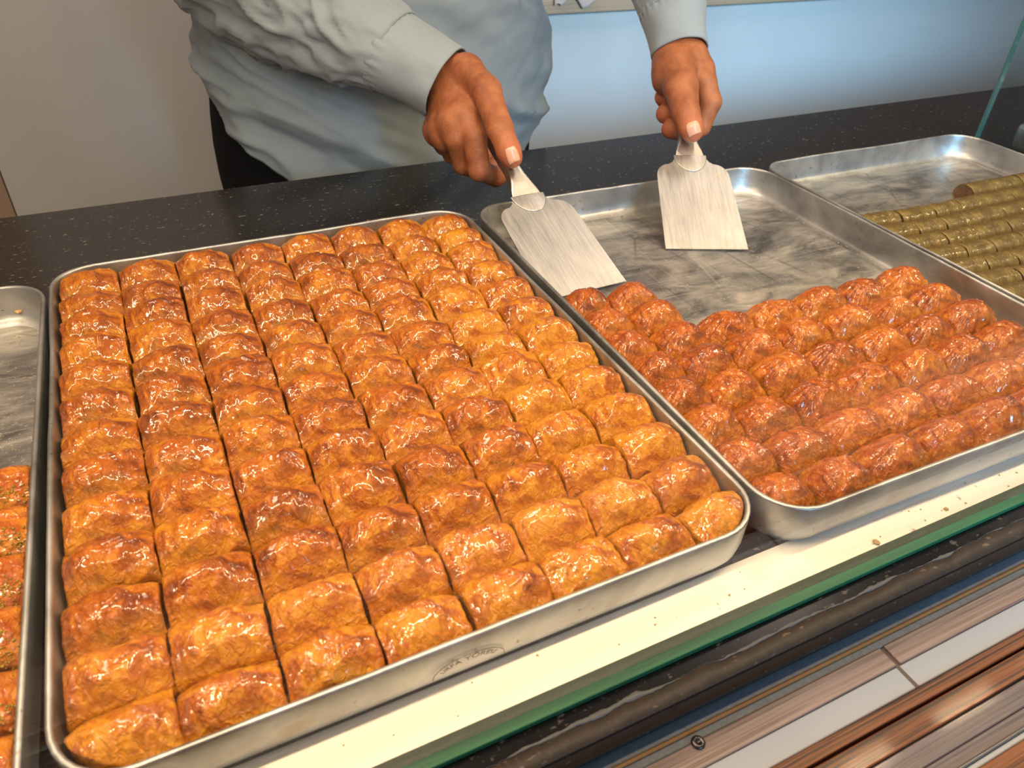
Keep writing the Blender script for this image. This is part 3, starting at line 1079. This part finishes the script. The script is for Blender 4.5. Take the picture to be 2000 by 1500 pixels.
# ------------------------------------------------------------------ spatulas
def make_spatula(axes, origin, label, up_deg, tip_len=0.1145):
    R = Matrix([[axes[0][0], axes[1][0], axes[2][0]], [axes[0][1], axes[1][1], axes[2][1]], [axes[0][2], axes[1][2], axes[2][2]]]).to_4x4()
    t = empty('spatula')
    t.matrix_world = Matrix.Translation(origin) @ R
    tag(t, label, 'spatula', 'steel spatulas held by the server')
    # blade outline: tip to rounded shoulders to the bend
    L, tw2, sw, bw, by = tip_len, 0.0461, 0.0427, 0.0172, 0.0276
    right = [(tw2, -L), (tw2 * 0.75 + sw * 0.25, -L * 0.75), ((tw2 + sw) / 2, -L * 0.5), (tw2 * 0.25 + sw * 0.75, -L * 0.25), (sw, -0.006)]
    for k in range(1, 9):   # rounded shoulder
        a = k / 8 * math.pi / 2
        right.append((0.0265 + 0.0162 * math.cos(a), -0.006 + 0.0195 * math.sin(a)))
    right += [(0.0220, 0.0170), (0.0190, 0.0225), (bw, by)]
    right = np.array(right)
    m = len(right)
    nc = 17
    th = 0.0011
    f = np.linspace(-1, 1, nc)
    X = right[:, 0][:, None] * f[None]
    Y = np.repeat(right[:, 1][:, None], nc, 1)
    Zt = np.full_like(X, th / 2)
    P = np.concatenate([np.stack([X, Y, Zt], -1).reshape(-1, 3), np.stack([X, Y, -Zt], -1).reshape(-1, 3)])
    G = grid_faces(m, nc)
    b = m * nc
    rim = [i * nc for i in range(m)] + [(m - 1) * nc + j for j in range(1, nc)] + [i * nc + nc - 1 for i in range(m - 2, -1, -1)] + [j for j in range(nc - 2, 0, -1)]
    F = G.tolist() + (G[:, ::-1] + b).tolist() + [[rim[i], rim[(i + 1) % len(rim)], rim[(i + 1) % len(rim)] + b, rim[i] + b] for i in range(len(rim))]
    mesh_obj('blade', P, F, BLADE, t, smooth=False)
    # half-round tang welded on the blade
    na = 21
    a = np.linspace(math.pi, 2 * math.pi, na)
    ring = [(0.0196 * math.cos(k), by - 0.001 + 0.0255 * math.sin(k)) for k in a]
    V = []
    for s_, z in ((1.0, th / 2), (1.0, th / 2 + 0.0009), (0.955, th / 2 + 0.0013), (0.02, th / 2 + 0.0013)):
        V += [(x_ * s_, by - 0.001 + (y_ - by + 0.001) * s_, z) for x_, y_ in ring]
    mesh_obj('tang', V, grid_faces(4, na), BLADE, t, smooth=False)
    # handle: tapering neck that turns into a hollow channel with deep flanges
    st = [(0.0, 0.0168, 0.0012, up_deg + 10), (0.006, 0.0158, 0.003, up_deg + 8), (0.016, 0.0122, 0.0075, up_deg + 4), (0.028, 0.0090, 0.0125, up_deg),
          (0.040, 0.0070, 0.0160, up_deg - 2), (0.055, 0.0070, 0.0178, up_deg - 4), (0.075, 0.0082, 0.0180, up_deg - 4), (0.10, 0.0092, 0.0175, up_deg - 4),
          (0.125, 0.0098, 0.0165, up_deg - 4), (0.138, 0.0092, 0.0140, up_deg - 4), (0.145, 0.0060, 0.0080, up_deg - 4)]
    pos = np.array([0.0, by, th / 2 + 0.0006])
    V = []
    prev = 0.0
    for (s_, hw, fl, ad) in st:
        aa = math.radians(ad)
        d_ = np.array([0, math.cos(aa), math.sin(aa)])
        up = np.array([0, -math.sin(aa), math.cos(aa)])
        pos = pos + d_ * (s_ - prev)
        prev = s_
        rr = min(0.002, fl * 0.6)
        outer = [(-hw, -fl), (-hw, -rr), (-hw + rr * 0.3, -rr * 0.3), (-hw + rr, 0), (-hw * 0.4, 0.0004), (hw * 0.4, 0.0004), (hw - rr, 0), (hw - rr * 0.3, -rr * 0.3), (hw, -rr), (hw, -fl)]
        ti = 0.0011
        inner = [(hw - ti, -fl), (hw - ti, -rr), (hw - rr - ti * 0.2, -ti), (-hw + rr + ti * 0.2, -ti), (-hw + ti, -rr), (-hw + ti, -fl)]
        for (x_, z_) in outer + inner:
            V.append(pos + np.array([x_, 0, 0]) + up * z_)
    nr = 16
    F = grid_faces(len(st), nr, False, True).tolist() + [list(range(nr)), list(range((len(st) - 1) * nr, len(st) * nr))[::-1]]
    h_ = mesh_obj('handle', V, F, STEEL, t, smooth=False)
    b_ = h_.modifiers.new('b', 'BEVEL')
    b_.width = 0.0004
    b_.segments = 2
    return t


S1 = make_spatula([[0.9998, 0.0058, 0.0173], [-0.0111, 0.9446, 0.328], [-0.0145, -0.3281, 0.9445]], (0.4600, 0.4411, 0.0092),
                  'wide steel spatula in the hand nearer the full tray, syrup smear at its neck', 12)
S2 = make_spatula([[0.9137, -0.4061, 0.0138], [0.3655, 0.8363, 0.4087], [-0.1775, -0.3684, 0.9125]], (0.6760, 0.4606, 0.0172),
                  'steel spatula propped on the bare tray floor, held under a raised thumb', 8)

# ------------------------------------------------------------------ the server
CAMC = np.array(cam.location)
CAMR = np.array(cam.rotation_euler.to_matrix())


def J(u, v, zc):
    """skeleton joint: a sight line through the picture and a depth along it (all joints get their own depth)"""
    zc = zc * (0.983 if u < 1100 else 0.975)     # the two reaches
    d = CAMR @ np.array([(u - 1000) / 1460.03, (750 - v) / 1460.03, -1.0])
    return CAMC + d * zc


def smin(a, b, k):
    h = np.clip(0.5 + 0.5 * (b - a) / k, 0, 1)
    return b * (1 - h) + a * h - k * h * (1 - h)


def capsule(P, a, b, ra, rb, flat=None):
    ab = b - a
    t = np.clip(((P - a) @ ab) / (ab @ ab), 0, 1)
    d = P - a - t[..., None] * ab
    if flat is not None:       # flat = (axis, scale): squash along an axis
        ax, sc_ = flat
        ax = ax / np.linalg.norm(ax)
        c_ = d @ ax
        d = d + (c_ * (1 / sc_ - 1))[..., None] * ax
    return np.sqrt((d ** 2).sum(-1)) - (ra + (rb - ra) * t)


def surface_nets(Fd, lo, h):
    nx, ny, nz = Fd.shape
    neg = Fd < 0
    corners = [(0, 0, 0), (1, 0, 0), (0, 1, 0), (1, 1, 0), (0, 0, 1), (1, 0, 1), (0, 1, 1), (1, 1, 1)]
    sl = lambda a, c: a[c[0]:nx - 1 + c[0], c[1]:ny - 1 + c[1], c[2]:nz - 1 + c[2]]
    cnt = sum(sl(neg, c).astype(np.int8) for c in corners)
    act = (cnt > 0) & (cnt < 8)
    idx = np.full(act.shape, -1, np.int64)
    cells = np.argwhere(act)
    idx[act] = np.arange(len(cells))
    pos = np.zeros((len(cells), 3))
    num = np.zeros(len(cells))
    val = {c: sl(Fd, c)[act] for c in corners}
    for i in range(8):
        for j in range(i + 1, 8):
            a, b = corners[i], corners[j]
            if sum(abs(a[k] - b[k]) for k in range(3)) != 1:
                continue
            va, vb = val[a], val[b]
            m_ = (va < 0) != (vb < 0)
            t = np.where(m_, va / np.where(m_, va - vb, 1), 0)
            p_ = np.array(a) + t[:, None] * (np.array(b) - np.array(a))
            pos[m_] += p_[m_]
            num[m_] += 1
    V = lo + (cells + pos / num[:, None]) * h
    Fs = []
    for ax in range(3):
        o1, o2 = [k for k in range(3) if k != ax]
        s0 = [slice(1, -1)] * 3
        s0[ax] = slice(0, -1)
        s1 = list(s0)
        s1[ax] = slice(1, None)
        A = neg[tuple(s0)]
        B = neg[tuple(s1)]
        e = np.argwhere(A != B)
        flip = A[A != B]
        e = e + np.array([0 if k == ax else 1 for k in range(3)])
        q = []
        for d1, d2 in ((0, 0), (1, 0), (1, 1), (0, 1)):
            c_ = e.copy()
            c_[:, o1] -= d1
            c_[:, o2] -= d2
            q.append(idx[c_[:, 0], c_[:, 1], c_[:, 2]])
        q = np.stack(q, -1)
        if ax == 1:
            flip = ~flip
        q[flip] = q[flip][:, ::-1]
        Fs.append(q)
    Fq = np.concatenate(Fs)
    return V, Fq[(Fq >= 0).all(1)]


def sdf_mesh(fn, lo, hi, h):
    ax = [np.arange(lo[k], hi[k] + h, h) for k in range(3)]
    G = np.stack(np.meshgrid(*ax, indexing='ij'), -1)
    return surface_nets(fn(G), np.asarray(lo, float), h)


def chain(P, pts_, rad, k=0.004, base=None):
    d = base
    for i in range(len(pts_) - 1):
        c_ = capsule(P, pts_[i], pts_[i + 1], rad[i], rad[i + 1])
        d = c_ if d is None else smin(d, c_, k)
    return d


# ---- right hand of the server (left in view)
W1 = J(880, 158, 0.880)
E1 = J(440, -110, 0.88)
h1 = dict(
    thumb=([J(912, 140, .856), J(950, 178, .828), J(976, 250, .812), J(994, 296, .812), J(1000, 308, .813)], [.0175, .0162, .0142, .0128, .0112]),
    index=([J(908, 225, .842), J(926, 268, .838), J(936, 332, .850), J(968, 345, .876), J(990, 335, .884)], [.0160, .0140, .0122, .0110, .0095]),
    middle=([J(884, 240, .845), J(893, 270, .845), J(906, 320, .868), J(940, 335, .896), J(965, 322, .900)], [.0155, .0140, .0122, .0110, .0095]),
    ring=([J(862, 255, .860), J(868, 272, .862), J(884, 300, .892), J(920, 314, .912), J(948, 300, .905)], [.0145, .0130, .0115, .0105, .0092]),
    pinky=([J(850, 255, .882), J(853, 266, .885), J(866, 285, .912), J(900, 292, .922), J(928, 280, .912)], [.0130, .0115, .0102, .0095, .0085]),
)


def hand_fn(hd, Wp, Ep, wr_r, pads):
    def fn(P):
        d = capsule(P, Wp + (Ep - Wp) * 0.30, Wp, wr_r * 1.12, wr_r)
        for nm_ in ('index', 'middle', 'ring', 'pinky'):
            pts_, rad = hd[nm_]
            d = smin(d, capsule(P, Wp + (pts_[0] - Wp) * 0.12, pts_[0], wr_r * 0.62, rad[0]), 0.014)
        pts_, rad = hd['thumb']
        d = smin(d, capsule(P, Wp, pts_[0], wr_r * 0.62, rad[0]), 0.014)
        d = smin(d, capsule(P, pts_[0], pts_[1], rad[0], rad[1]), 0.010)
        for (a, b, ra, rb) in pads:
            d = smin(d, capsule(P, a, b, ra, rb), 0.012)
        for nm_ in ('pinky', 'ring', 'middle', 'index'):
            pts_, rad = hd[nm_]
            f = chain(P, pts_, rad, 0.0035)
            # each finger leaves the palm smoothly, but stays apart from its neighbour
            root = np.sqrt(((P - pts_[0]) ** 2).sum(-1))
            kk = np.clip(0.012 - root * 0.22, 0.0016, 0.012)
            d = smin(d, f, kk)
        pts_, rad = hd['thumb']
        f = chain(P, pts_[1:], rad[1:], 0.004)
        root = np.sqrt(((P - pts_[1]) ** 2).sum(-1))
        kk = np.clip(0.010 - root * 0.30, 0.0012, 0.010)
        return smin(d, f, kk)
    return fn


def hand_mesh(hd, Wp, Ep, wr_r, pads, h=0.00115):
    allp = np.concatenate([np.array(v[0]) for v in hd.values()] + [np.array([Wp, Wp + (Ep - Wp) * 0.3])])
    lo, hi = allp.min(0) - 0.042, allp.max(0) + 0.042
    V, F = sdf_mesh(hand_fn(hd, Wp, Ep, wr_r, pads), lo, hi, h)
    # creases over the thumb joint, on the side that faces up towards the viewer
    tp_ = hd['thumb'][0]
    ax = tp_[3] - tp_[2]
    ax /= np.linalg.norm(ax)
    rel = V - tp_[2]
    along = rel @ ax
    view = CAMC - tp_[2]
    view /= np.linalg.norm(view)
    perp = rel - along[:, None] * ax
    facing = np.clip((perp / np.maximum(np.linalg.norm(perp, axis=1), 1e-6)[:, None]) @ view, 0, 1)
    near = np.exp(-(along / 0.0065) ** 2) * (np.linalg.norm(rel, axis=1) < 0.024) * facing
    bow = along + 0.0035 * (1 - facing)
    dz_ = -0.00055 * near * (0.5 + 0.5 * np.cos(bow * 2 * np.pi / 0.0042))
    n_ = perp / np.maximum(np.linalg.norm(perp, axis=1), 1e-6)[:, None]
    V = V + n_ * dz_[:, None]
    tips = np.array([v[0][-1] for v in hd.values()])
    dd = np.min(np.linalg.norm(V[:, None] - tips[None], axis=-1), axis=1)
    red = np.clip(1 - dd / 0.032, 0, 1)
    return V, F, red


def nail(name, tip, prev, r, parent, fn, length=0.0125, width=0.0115, shift=0.0):
    """thumb nail: a curved plate lying on the upper side of the end of the thumb"""
    ax = tip - prev
    ax /= np.linalg.norm(ax)
    up = CAMC - tip
    up = up + np.array([0, 0, 0.25])
    up -= (up @ ax) * ax
    up /= np.linalg.norm(up)
    sd_ = np.cross(ax, up)
    nu_, nv_ = 11, 11
    V = []
    for i in range(nu_):
        for j in range(nv_):
            a = (i / (nu_ - 1) - 0.5) * 2
            b = (j / (nv_ - 1) - 0.5) * 2
            ww = width / 2 * (1 - 0.28 * max(0, -a) ** 2 - 0.10 * max(0, a) ** 4)
            x = b * ww
            V.append(tip + ax * (a * length / 2 + shift - length * 0.05) + sd_ * x + up * 0.024)
    V = np.array(V)
    for _ in range(40):       # lower the plate onto the skin
        V = V - up * np.clip(fn(V), -0.004, 0.004)[:, None] * 0.8
    bb = np.tile((np.linspace(-1, 1, nv_)), nu_)
    aa = np.repeat(np.linspace(-1, 1, nu_), nv_)
    V = V + up * (0.00045 - 0.0006 * bb ** 4 + 0.0007 * np.clip(aa, 0, 1) ** 2)[:, None]
    ob = mesh_obj(name, V, grid_faces(nu_, nv_), NAIL, parent)
    so = ob.modifiers.new('s', 'SOLIDIFY')
    so.thickness = 0.0009
    so.offset = 0
    return ob


per = empty('person', (0.45, 0.95, FZ))
tag(per, 'person in a pale blue long sleeved shirt and black trousers, holding two spatulas', 'person')


def pobj(name, V, F, mat, attrs=None, parent=None):
    V = np.asarray(V, float)
    return mesh_obj(name, V - np.array([0.45, 0.95, FZ]), F, mat, parent or per, True, attrs)


pads1 = [(J(895, 205, .868), J(925, 232, .868), .018, .013)]
V1, F1, r1 = hand_mesh(h1, W1, E1, 0.0300, pads1)

# ---- left hand of the server (right in view)
W2 = J(1327, 98, 0.972)
E2 = J(1262, -260, .99)
h2 = dict(
    thumb=([J(1318, 138, .950), J(1330, 172, .922), J(1340, 222, .905), J(1350, 250, .903), J(1353, 257, .904)], [.0235, .0205, .0158, .0138, .0122]),
    index=([J(1368, 138, .962), J(1376, 160, .955), J(1387, 200, .958), J(1369, 247, .966), J(1345, 262, .964)], [.0160, .0145, .0138, .0120, .0100]),
    middle=([J(1365, 145, .985), J(1372, 165, .985), J(1374, 205, 1.000), J(1338, 256, .988), J(1311, 252, .962)], [.0150, .0135, .0130, .0125, .0122]),
    ring=([J(1350, 145, 1.000), J(1355, 160, 1.005), J(1345, 200, 1.020), J(1318, 230, 1.000), J(1300, 222, .970)], [.0145, .0130, .0125, .0122, .0122]),
    pinky=([J(1330, 140, 1.010), J(1330, 155, 1.015), J(1322, 180, 1.020), J(1306, 202, 1.000), J(1296, 190, .975)], [.0130, .0120, .0118, .0116, .0112]),
)
pads2 = [(J(1305, 125, .965), J(1300, 160, .955), .020, .015), (J(1350, 120, .962), J(1360, 150, .962), .020, .015)]
V2, F2, r2 = hand_mesh(h2, W2, E2, 0.0300, pads2)

# ---- rest of the body, one mesh with the hands
SH1, SH2 = np.array([0.245, 0.97, 0.40]), np.array([0.665, 0.97, 0.40])


def body_fn(P):
    A = np.array
    d = capsule(P, A([0.45, 0.96, 0.02]), A([0.45, 0.96, 0.33]), .150, .135)
    d = smin(d, capsule(P, A([0.45, 0.915, 0.03]), A([0.45, 0.93, 0.12]), .135, .12), 0.05)
    d = smin(d, capsule(P, SH1, SH2, .062, .062), 0.05)
    d = smin(d, capsule(P, A([0.45, 0.97, 0.36]), A([0.45, 0.955, 0.52]), .062, .055), 0.04)
    for s_, sh, el, wr in ((-1, SH1, E1, W1), (1, SH2, E2, W2)):
        if s_ < 0:      # the arm runs inside its sleeve
            arm = [sh, A([0.225, 0.93, 0.26]), J(440, -95, .885), J(540, -20, .885), J(640, 36, .885)]
        else:
            arm = [sh, A([0.74, 0.88, 0.36]), E2, J(1296, -70, .985)]
        for a_, b_ in zip(arm[:-1], arm[1:]):
            d = smin(d, capsule(P, a_, b_, .038, .035), 0.006)
        d = smin(d, capsule(P, arm[-1], wr + (el - wr) * 0.22, .035, .029), 0.006)
        hp, kn, an = A([0.45 + s_ * .09, 0.96, 0.0]), A([0.45 + s_ * .10, 0.965, FZ + 0.49]), A([0.45 + s_ * .11, 0.98, FZ + 0.10])
        d = smin(d, capsule(P, hp, kn, .088, .058), 0.03)
        d = smin(d, capsule(P, kn, an, .055, .038), 0.02)
        d = smin(d, capsule(P, an + A([0, 0.02, -0.05]), an + A([0, -0.14, -0.06]), .040, .030), 0.02)
    # head, bent down towards the trays
    hc = A([0.46, 0.925, 0.655])
    e = np.sqrt((((P - hc) / A([.078, .098, .112])) ** 2).sum(-1))
    d = smin(d, (e - 1) * .085, 0.02)
    d = smin(d, capsule(P, hc + A([0, -.03, -.06]), hc + A([0, -.055, -.085]), .052, .036), 0.03)
    d = smin(d, capsule(P, hc + A([0, -.092, .012]), hc + A([0, -.116, -.028]), .009, .015), 0.008)       # nose
    d = smin(d, capsule(P, hc + A([-.02, -.088, -.060]), hc + A([.02, -.088, -.060]), .009, .009), 0.006)  # lips
    for s_ in (-1, 1):
        d = -smin(-d, capsule(P, hc + A([s_ * .030, -.105, .010]), hc + A([s_ * .036, -.105, .010]), .015, .013), 0.008)
        d = smin(d, capsule(P, hc + A([s_ * .031, -.078, .008]), hc + A([s_ * .033, -.078, .008]), .014, .014), 0.003)
        d = smin(d, capsule(P, hc + A([s_ * .080, .005, .018]), hc + A([s_ * .078, 0, -.022]), .014, .010), 0.005)
    return d


V3, F3 = sdf_mesh(body_fn, (0.05, 0.60, FZ - 0.01), (0.95, 1.16, 0.80), 0.0075)
V3[:, 2] = np.maximum(V3[:, 2], FZ + 0.002)
nA, nB = len(V1), len(V2)
bdy = pobj('body', np.concatenate([V1, V2, V3]), np.concatenate([F1, F2 + nA, F3 + nA + nB]), SKIN,
     {'red': np.concatenate([r1, r2, np.zeros(len(V3))])})
loc = np.array([0.45, 0.95, FZ])


def nail_p(tip, prev, r, fn, **k):
    ob = nail('thumbnail', tip, prev, r, bdy, fn, **k)
    ob.location = tuple(-loc)
    return ob


nail_p(h1['thumb'][0][4], h1['thumb'][0][2], .0124, hand_fn(h1, W1, E1, 0.0300, pads1), length=0.0150, width=0.0135, shift=0.0010)
nail_p(h2['thumb'][0][4], h2['thumb'][0][2], .0136, hand_fn(h2, W2, E2, 0.0300, pads2), length=0.0140, width=0.0160, shift=0.0010)


# ---- shirt
def tube(path, rad, nseg=96, nlen=120, fold=0.004, seed=1, flat=0.9, end_flare=0.0, foldscale=(2.2, 26.0), sag=0.0):
    path = np.array(path, float)
    seg = np.linalg.norm(np.diff(path, axis=0), axis=1)
    s = np.concatenate([[0], np.cumsum(seg)])
    T = np.linspace(0, s[-1], nlen)
    # smooth path
    C = np.stack([np.interp(T, s, path[:, k]) for k in range(3)], -1)
    for _ in range(12):
        C[1:-1] = 0.25 * C[:-2] + 0.5 * C[1:-1] + 0.25 * C[2:]
    R_ = np.interp(T, s, rad)
    tg = np.gradient(C, axis=0)
    tg /= np.linalg.norm(tg, axis=1)[:, None]
    up0 = np.array([0, 0, 1.0])
    a = np.linspace(0, 2 * np.pi, nseg + 1)[:-1]
    V = []
    for i in range(nlen):
        sd_ = np.cross(tg[i], up0)
        sd_ /= np.linalg.norm(sd_)
        u_ = np.cross(sd_, tg[i])
        q = np.stack([np.cos(a) * foldscale[0], np.sin(a) * foldscale[0], np.full(nseg, T[i] * foldscale[1]) + 0.9 * np.sin(a + seed)], -1)
        q = q + 0.55 * np.stack([noise3(q * 0.8, seed + 50)] * 3, -1)
        f = fold * (ridge(q, seed, 2) - 0.2) * min(1.0, 0.15 + 0.85 * min(1, (T[i]) / 0.05))
        r_ = R_[i] + f
        sg = sag * np.clip(-np.sin(a), 0, 1) ** 2 * (math.sin(math.pi * min(1, T[i] / s[-1])) ** 1)
        V.append(C[i] + sd_ * (r_ * np.cos(a))[:, None] + u_ * ((r_ * flat + sg) * np.sin(a))[:, None])
    return np.concatenate(V), grid_faces(nlen, nseg, False, True), C, tg


CUFFS = []


def cuff(wp, ep, cen_px, r0, r1, length, axis, name, seed, flat=0.9):
    """turned cuff band with its own thickness; its mouth lies square to axis"""
    ns, nl_ = 96, 26
    a = np.linspace(0, 2 * np.pi, ns + 1)[:-1]
    ax = axis / np.linalg.norm(axis)
    sd_ = np.cross(ax, np.array([0, 0, 1.0]))
    sd_ /= np.linalg.norm(sd_)
    u_ = np.cross(sd_, ax)
    rows = []
    prof = [(t, 0.0) for t in np.linspace(0, 1, nl_)]
    for t, _ in prof:
        r_ = r0 + (r1 - r0) * t
        q = np.stack([np.cos(a) * 1.6, np.sin(a) * 1.6, np.full(ns, t * 2.2)], -1)
        f = 0.0022 * noise3(q, seed) + (0.0012 * np.cos(a * 26 + 2 * noise3(q, seed + 2)) * max(0, t - 0.72) / 0.28)
        if t < 0.10:
            f = f + 0.0007
        rows.append(cen_px + ax * (length * t) + sd_ * ((r_ + f) * np.cos(a))[:, None] + u_ * ((r_ + f) * flat * np.sin(a))[:, None])
    V = np.concatenate(rows)
    ob = pobj(name, V, grid_faces(nl_, ns, False, True), SHIRT)
    CUFFS.append(ob)
    so = ob.modifiers.new('s', 'SOLIDIFY')
    so.thickness = 0.0022
    so.offset = -1
    return ob


A1 = J(560, -18, .885) - J(873, 165, .885)
c1 = J(872, 163, .880)
cuff(W1, E1, c1, 0.0515, 0.0560, 0.078, A1, 'cuff', 3, flat=0.80)
A2 = J(1300, -60, .985) - J(1327, 105, .968)
c2 = J(1327, 104, .968)
cuff(W2, E2, c2, 0.0345, 0.0410, 0.060, A2, 'cuff', 8, flat=1.0)

n1_ = A1 / np.linalg.norm(A1)
n2_ = A2 / np.linalg.norm(A2)
Vs1, Fs1, _, _ = tube([c1 + n1_ * 0.070, c1 + n1_ * 0.10, J(640, 36, .885), J(540, -20, .885), J(440, -95, .885), np.array([0.225, 0.93, 0.26]), SH1],
                      [.0545, .0600, .0640, .0700, .0770, .085, .090], fold=0.0075, seed=4, flat=0.88, sag=0.022)
Vs2, Fs2, _, _ = tube([c2 + n2_ * 0.054, c2 + n2_ * 0.075, J(1296, -70, .985), E2, np.array([0.74, 0.88, 0.36]), SH2],
                      [.0400, .0440, .0500, .062, .075, .085], fold=0.0036, seed=14, flat=0.95)
# torso of the shirt: hem to shoulders
ns, nl = 200, 150
a = np.linspace(0, 2 * np.pi, ns + 1)[:-1]
rows = []
for i in range(nl):
    t = i / (nl - 1)
    front = np.clip(-np.sin(a), 0, 1)
    # hem: shirt tail deep in front, cut high at the sides
    hem = -0.012 - 0.115 * front ** 1.7 + 0.03 * np.cos(a) * -1 * (np.cos(a) < 0)
    z = hem + (0.46 - hem) * t
    zz = (z + 0.1) / 0.56
    hw = np.interp(z, [-0.15, -0.05, 0.05, 0.15, 0.28, 0.40, 0.46], [0.262, 0.262, 0.258, 0.250, 0.235, 0.215, 0.10])
    hd_f = np.interp(z, [-0.15, -0.05, 0.05, 0.15, 0.28, 0.40, 0.46], [0.185, 0.190, 0.190, 0.180, 0.155, 0.120, 0.075])
    hd_b = np.interp(z, [-0.15, -0.05, 0.05, 0.15, 0.28, 0.40, 0.46], [0.165, 0.165, 0.150, 0.145, 0.150, 0.125, 0.085])
    c_, s_ = np.cos(a), np.sin(a)
    e_ = 2 / 2.35
    X = hw * np.sign(c_) * np.abs(c_) ** e_
    Y = np.where(s_ < 0, hd_f, hd_b) * np.sign(s_) * np.abs(s_) ** e_
    # long soft diagonal folds swinging from the right hip
    q = np.stack([X * 7 + z * 5, z * 17 + X * 9.0 * np.clip(1.2 - t, 0, 1), Y * 5], -1)
    q = q + 0.45 * np.stack([noise3(q * 0.7, 71)] * 3, -1)
    f = 0.0085 * (ridge(q, 61, 2) - 0.3) + 0.003 * fbm(np.stack([X * 30, z * 30, Y * 30], -1), 63, 2)
    k = 1 + f / 0.2
    rows.append(np.stack([0.452 + X * k, 0.955 + Y * k, z], -1))
Vt = np.concatenate(rows)
Ft = grid_faces(nl, ns, False, True)
n_a, n_b = len(Vs1), len(Vs2)
sh = pobj('shirt', np.concatenate([Vs1, Vs2, Vt]), np.concatenate([Fs1, Fs2 + n_a, Ft + n_a + n_b]), SHIRT)
so = sh.modifiers.new('s', 'SOLIDIFY')
so.thickness = 0.0016
so.offset = -1
for c_o in CUFFS:
    c_o.parent = sh
# collar
a = np.linspace(0, 2 * np.pi, 49)[:-1]
rows = [np.stack([0.452 + (r_ * np.cos(a)), 0.965 + (r_ * np.sin(a)), np.full(48, z_) - 0.02 * (np.sin(a) < -0.5)], -1) for r_, z_ in ((0.088, 0.455), (0.074, 0.49), (0.080, 0.475), (0.100, 0.45))]
pobj('collar', np.concatenate(rows), grid_faces(4, 48, False, True), SHIRT, parent=sh)
# placket strip with a button on the right sleeve
pk = J(722, 62, .822)
# trousers
Vt_, Ft_ = [], []
b0 = 0
for s_ in (-1, 1):
    V_, F_, _, _ = tube([np.array([0.45 + s_ * .112, 0.965, 0.03]), np.array([0.45 + s_ * .118, 0.965, -0.1]), np.array([0.45 + s_ * .118, 0.968, FZ + 0.49]), np.array([0.45 + s_ * .12, 0.985, FZ + 0.06])],
                        [.132, .135, .098, .078], 48, 60, 0.004, 20 + s_, 1.08) if False else (None, None, None, None)
    ns_ = 56
    a = np.linspace(0, 2 * np.pi, ns_ + 1)[:-1]
    rows = []
    for z_, cx_, rx2, ry2 in ((0.02, .116, .128, .135), (-0.06, .120, .136, .150), (-0.15, .122, .132, .142), (-0.30, .124, .112, .118), (FZ + 0.50, .124, .092, .098), (FZ + 0.28, .124, .084, .092), (FZ + 0.05, .124, .080, .092)):
        q = np.stack([np.cos(a) * 1.4, np.sin(a) * 1.4, np.full(ns_, z_ * 9 + s_)], -1)
        f = 1 + 0.03 * noise3(q, 5)
        rows.append(np.stack([0.45 + s_ * cx_ + rx2 * f * np.cos(a), 0.968 + ry2 * f * np.sin(a), np.full(ns_, z_)], -1))
    V_ = np.concatenate(rows)
    Vt_.append(V_)
    Ft_.append(grid_faces(7, ns_, False, True) + b0)
    b0 += len(V_)
tr = pobj('trousers', np.concatenate(Vt_), np.concatenate(Ft_), TROUSER)
sm = tr.modifiers.new('s', 'SUBSURF')
sm.levels = sm.render_levels = 1
for s_ in (-1, 1):
    th = np.linspace(0, np.pi, 12)
    ph = np.linspace(0, 2 * np.pi, 25)[:-1]
    T, Ph = np.meshgrid(th, ph, indexing='ij')
    Pn = np.stack([0.050 * np.sin(T) * np.cos(Ph), -0.145 * np.cos(T), 0.055 * np.sin(T) * np.sin(Ph)], -1).reshape(-1, 3)
    Pn[:, 2] = np.maximum(Pn[:, 2], -0.045)
    pobj('shoe', Pn + np.array([0.45 + s_ * 0.115, 0.93, FZ + 0.0462]), grid_faces(12, 24, False, True), SHOE)
# hair and eyes
th = np.linspace(0, np.pi * 0.62, 20)
ph = np.linspace(0, 2 * np.pi, 49)[:-1]
T, Ph = np.meshgrid(th, ph, indexing='ij')
lift = np.clip(-np.sin(Ph), 0, 1) ** 2
T2 = T * (1 - 0.36 * lift)
Pn = np.stack([0.085 * np.sin(T2) * np.cos(Ph), 0.105 * np.sin(T2) * np.sin(Ph), 0.121 * np.cos(T2)], -1)
Pn *= (1 + 0.012 * noise3(Pn * 120, 3))[..., None]
ob = pobj('hair', Pn.reshape(-1, 3) + np.array([0.46, 0.928, 0.657]), grid_faces(20, 48, False, True), HAIR)

print('built', len(bpy.data.objects))
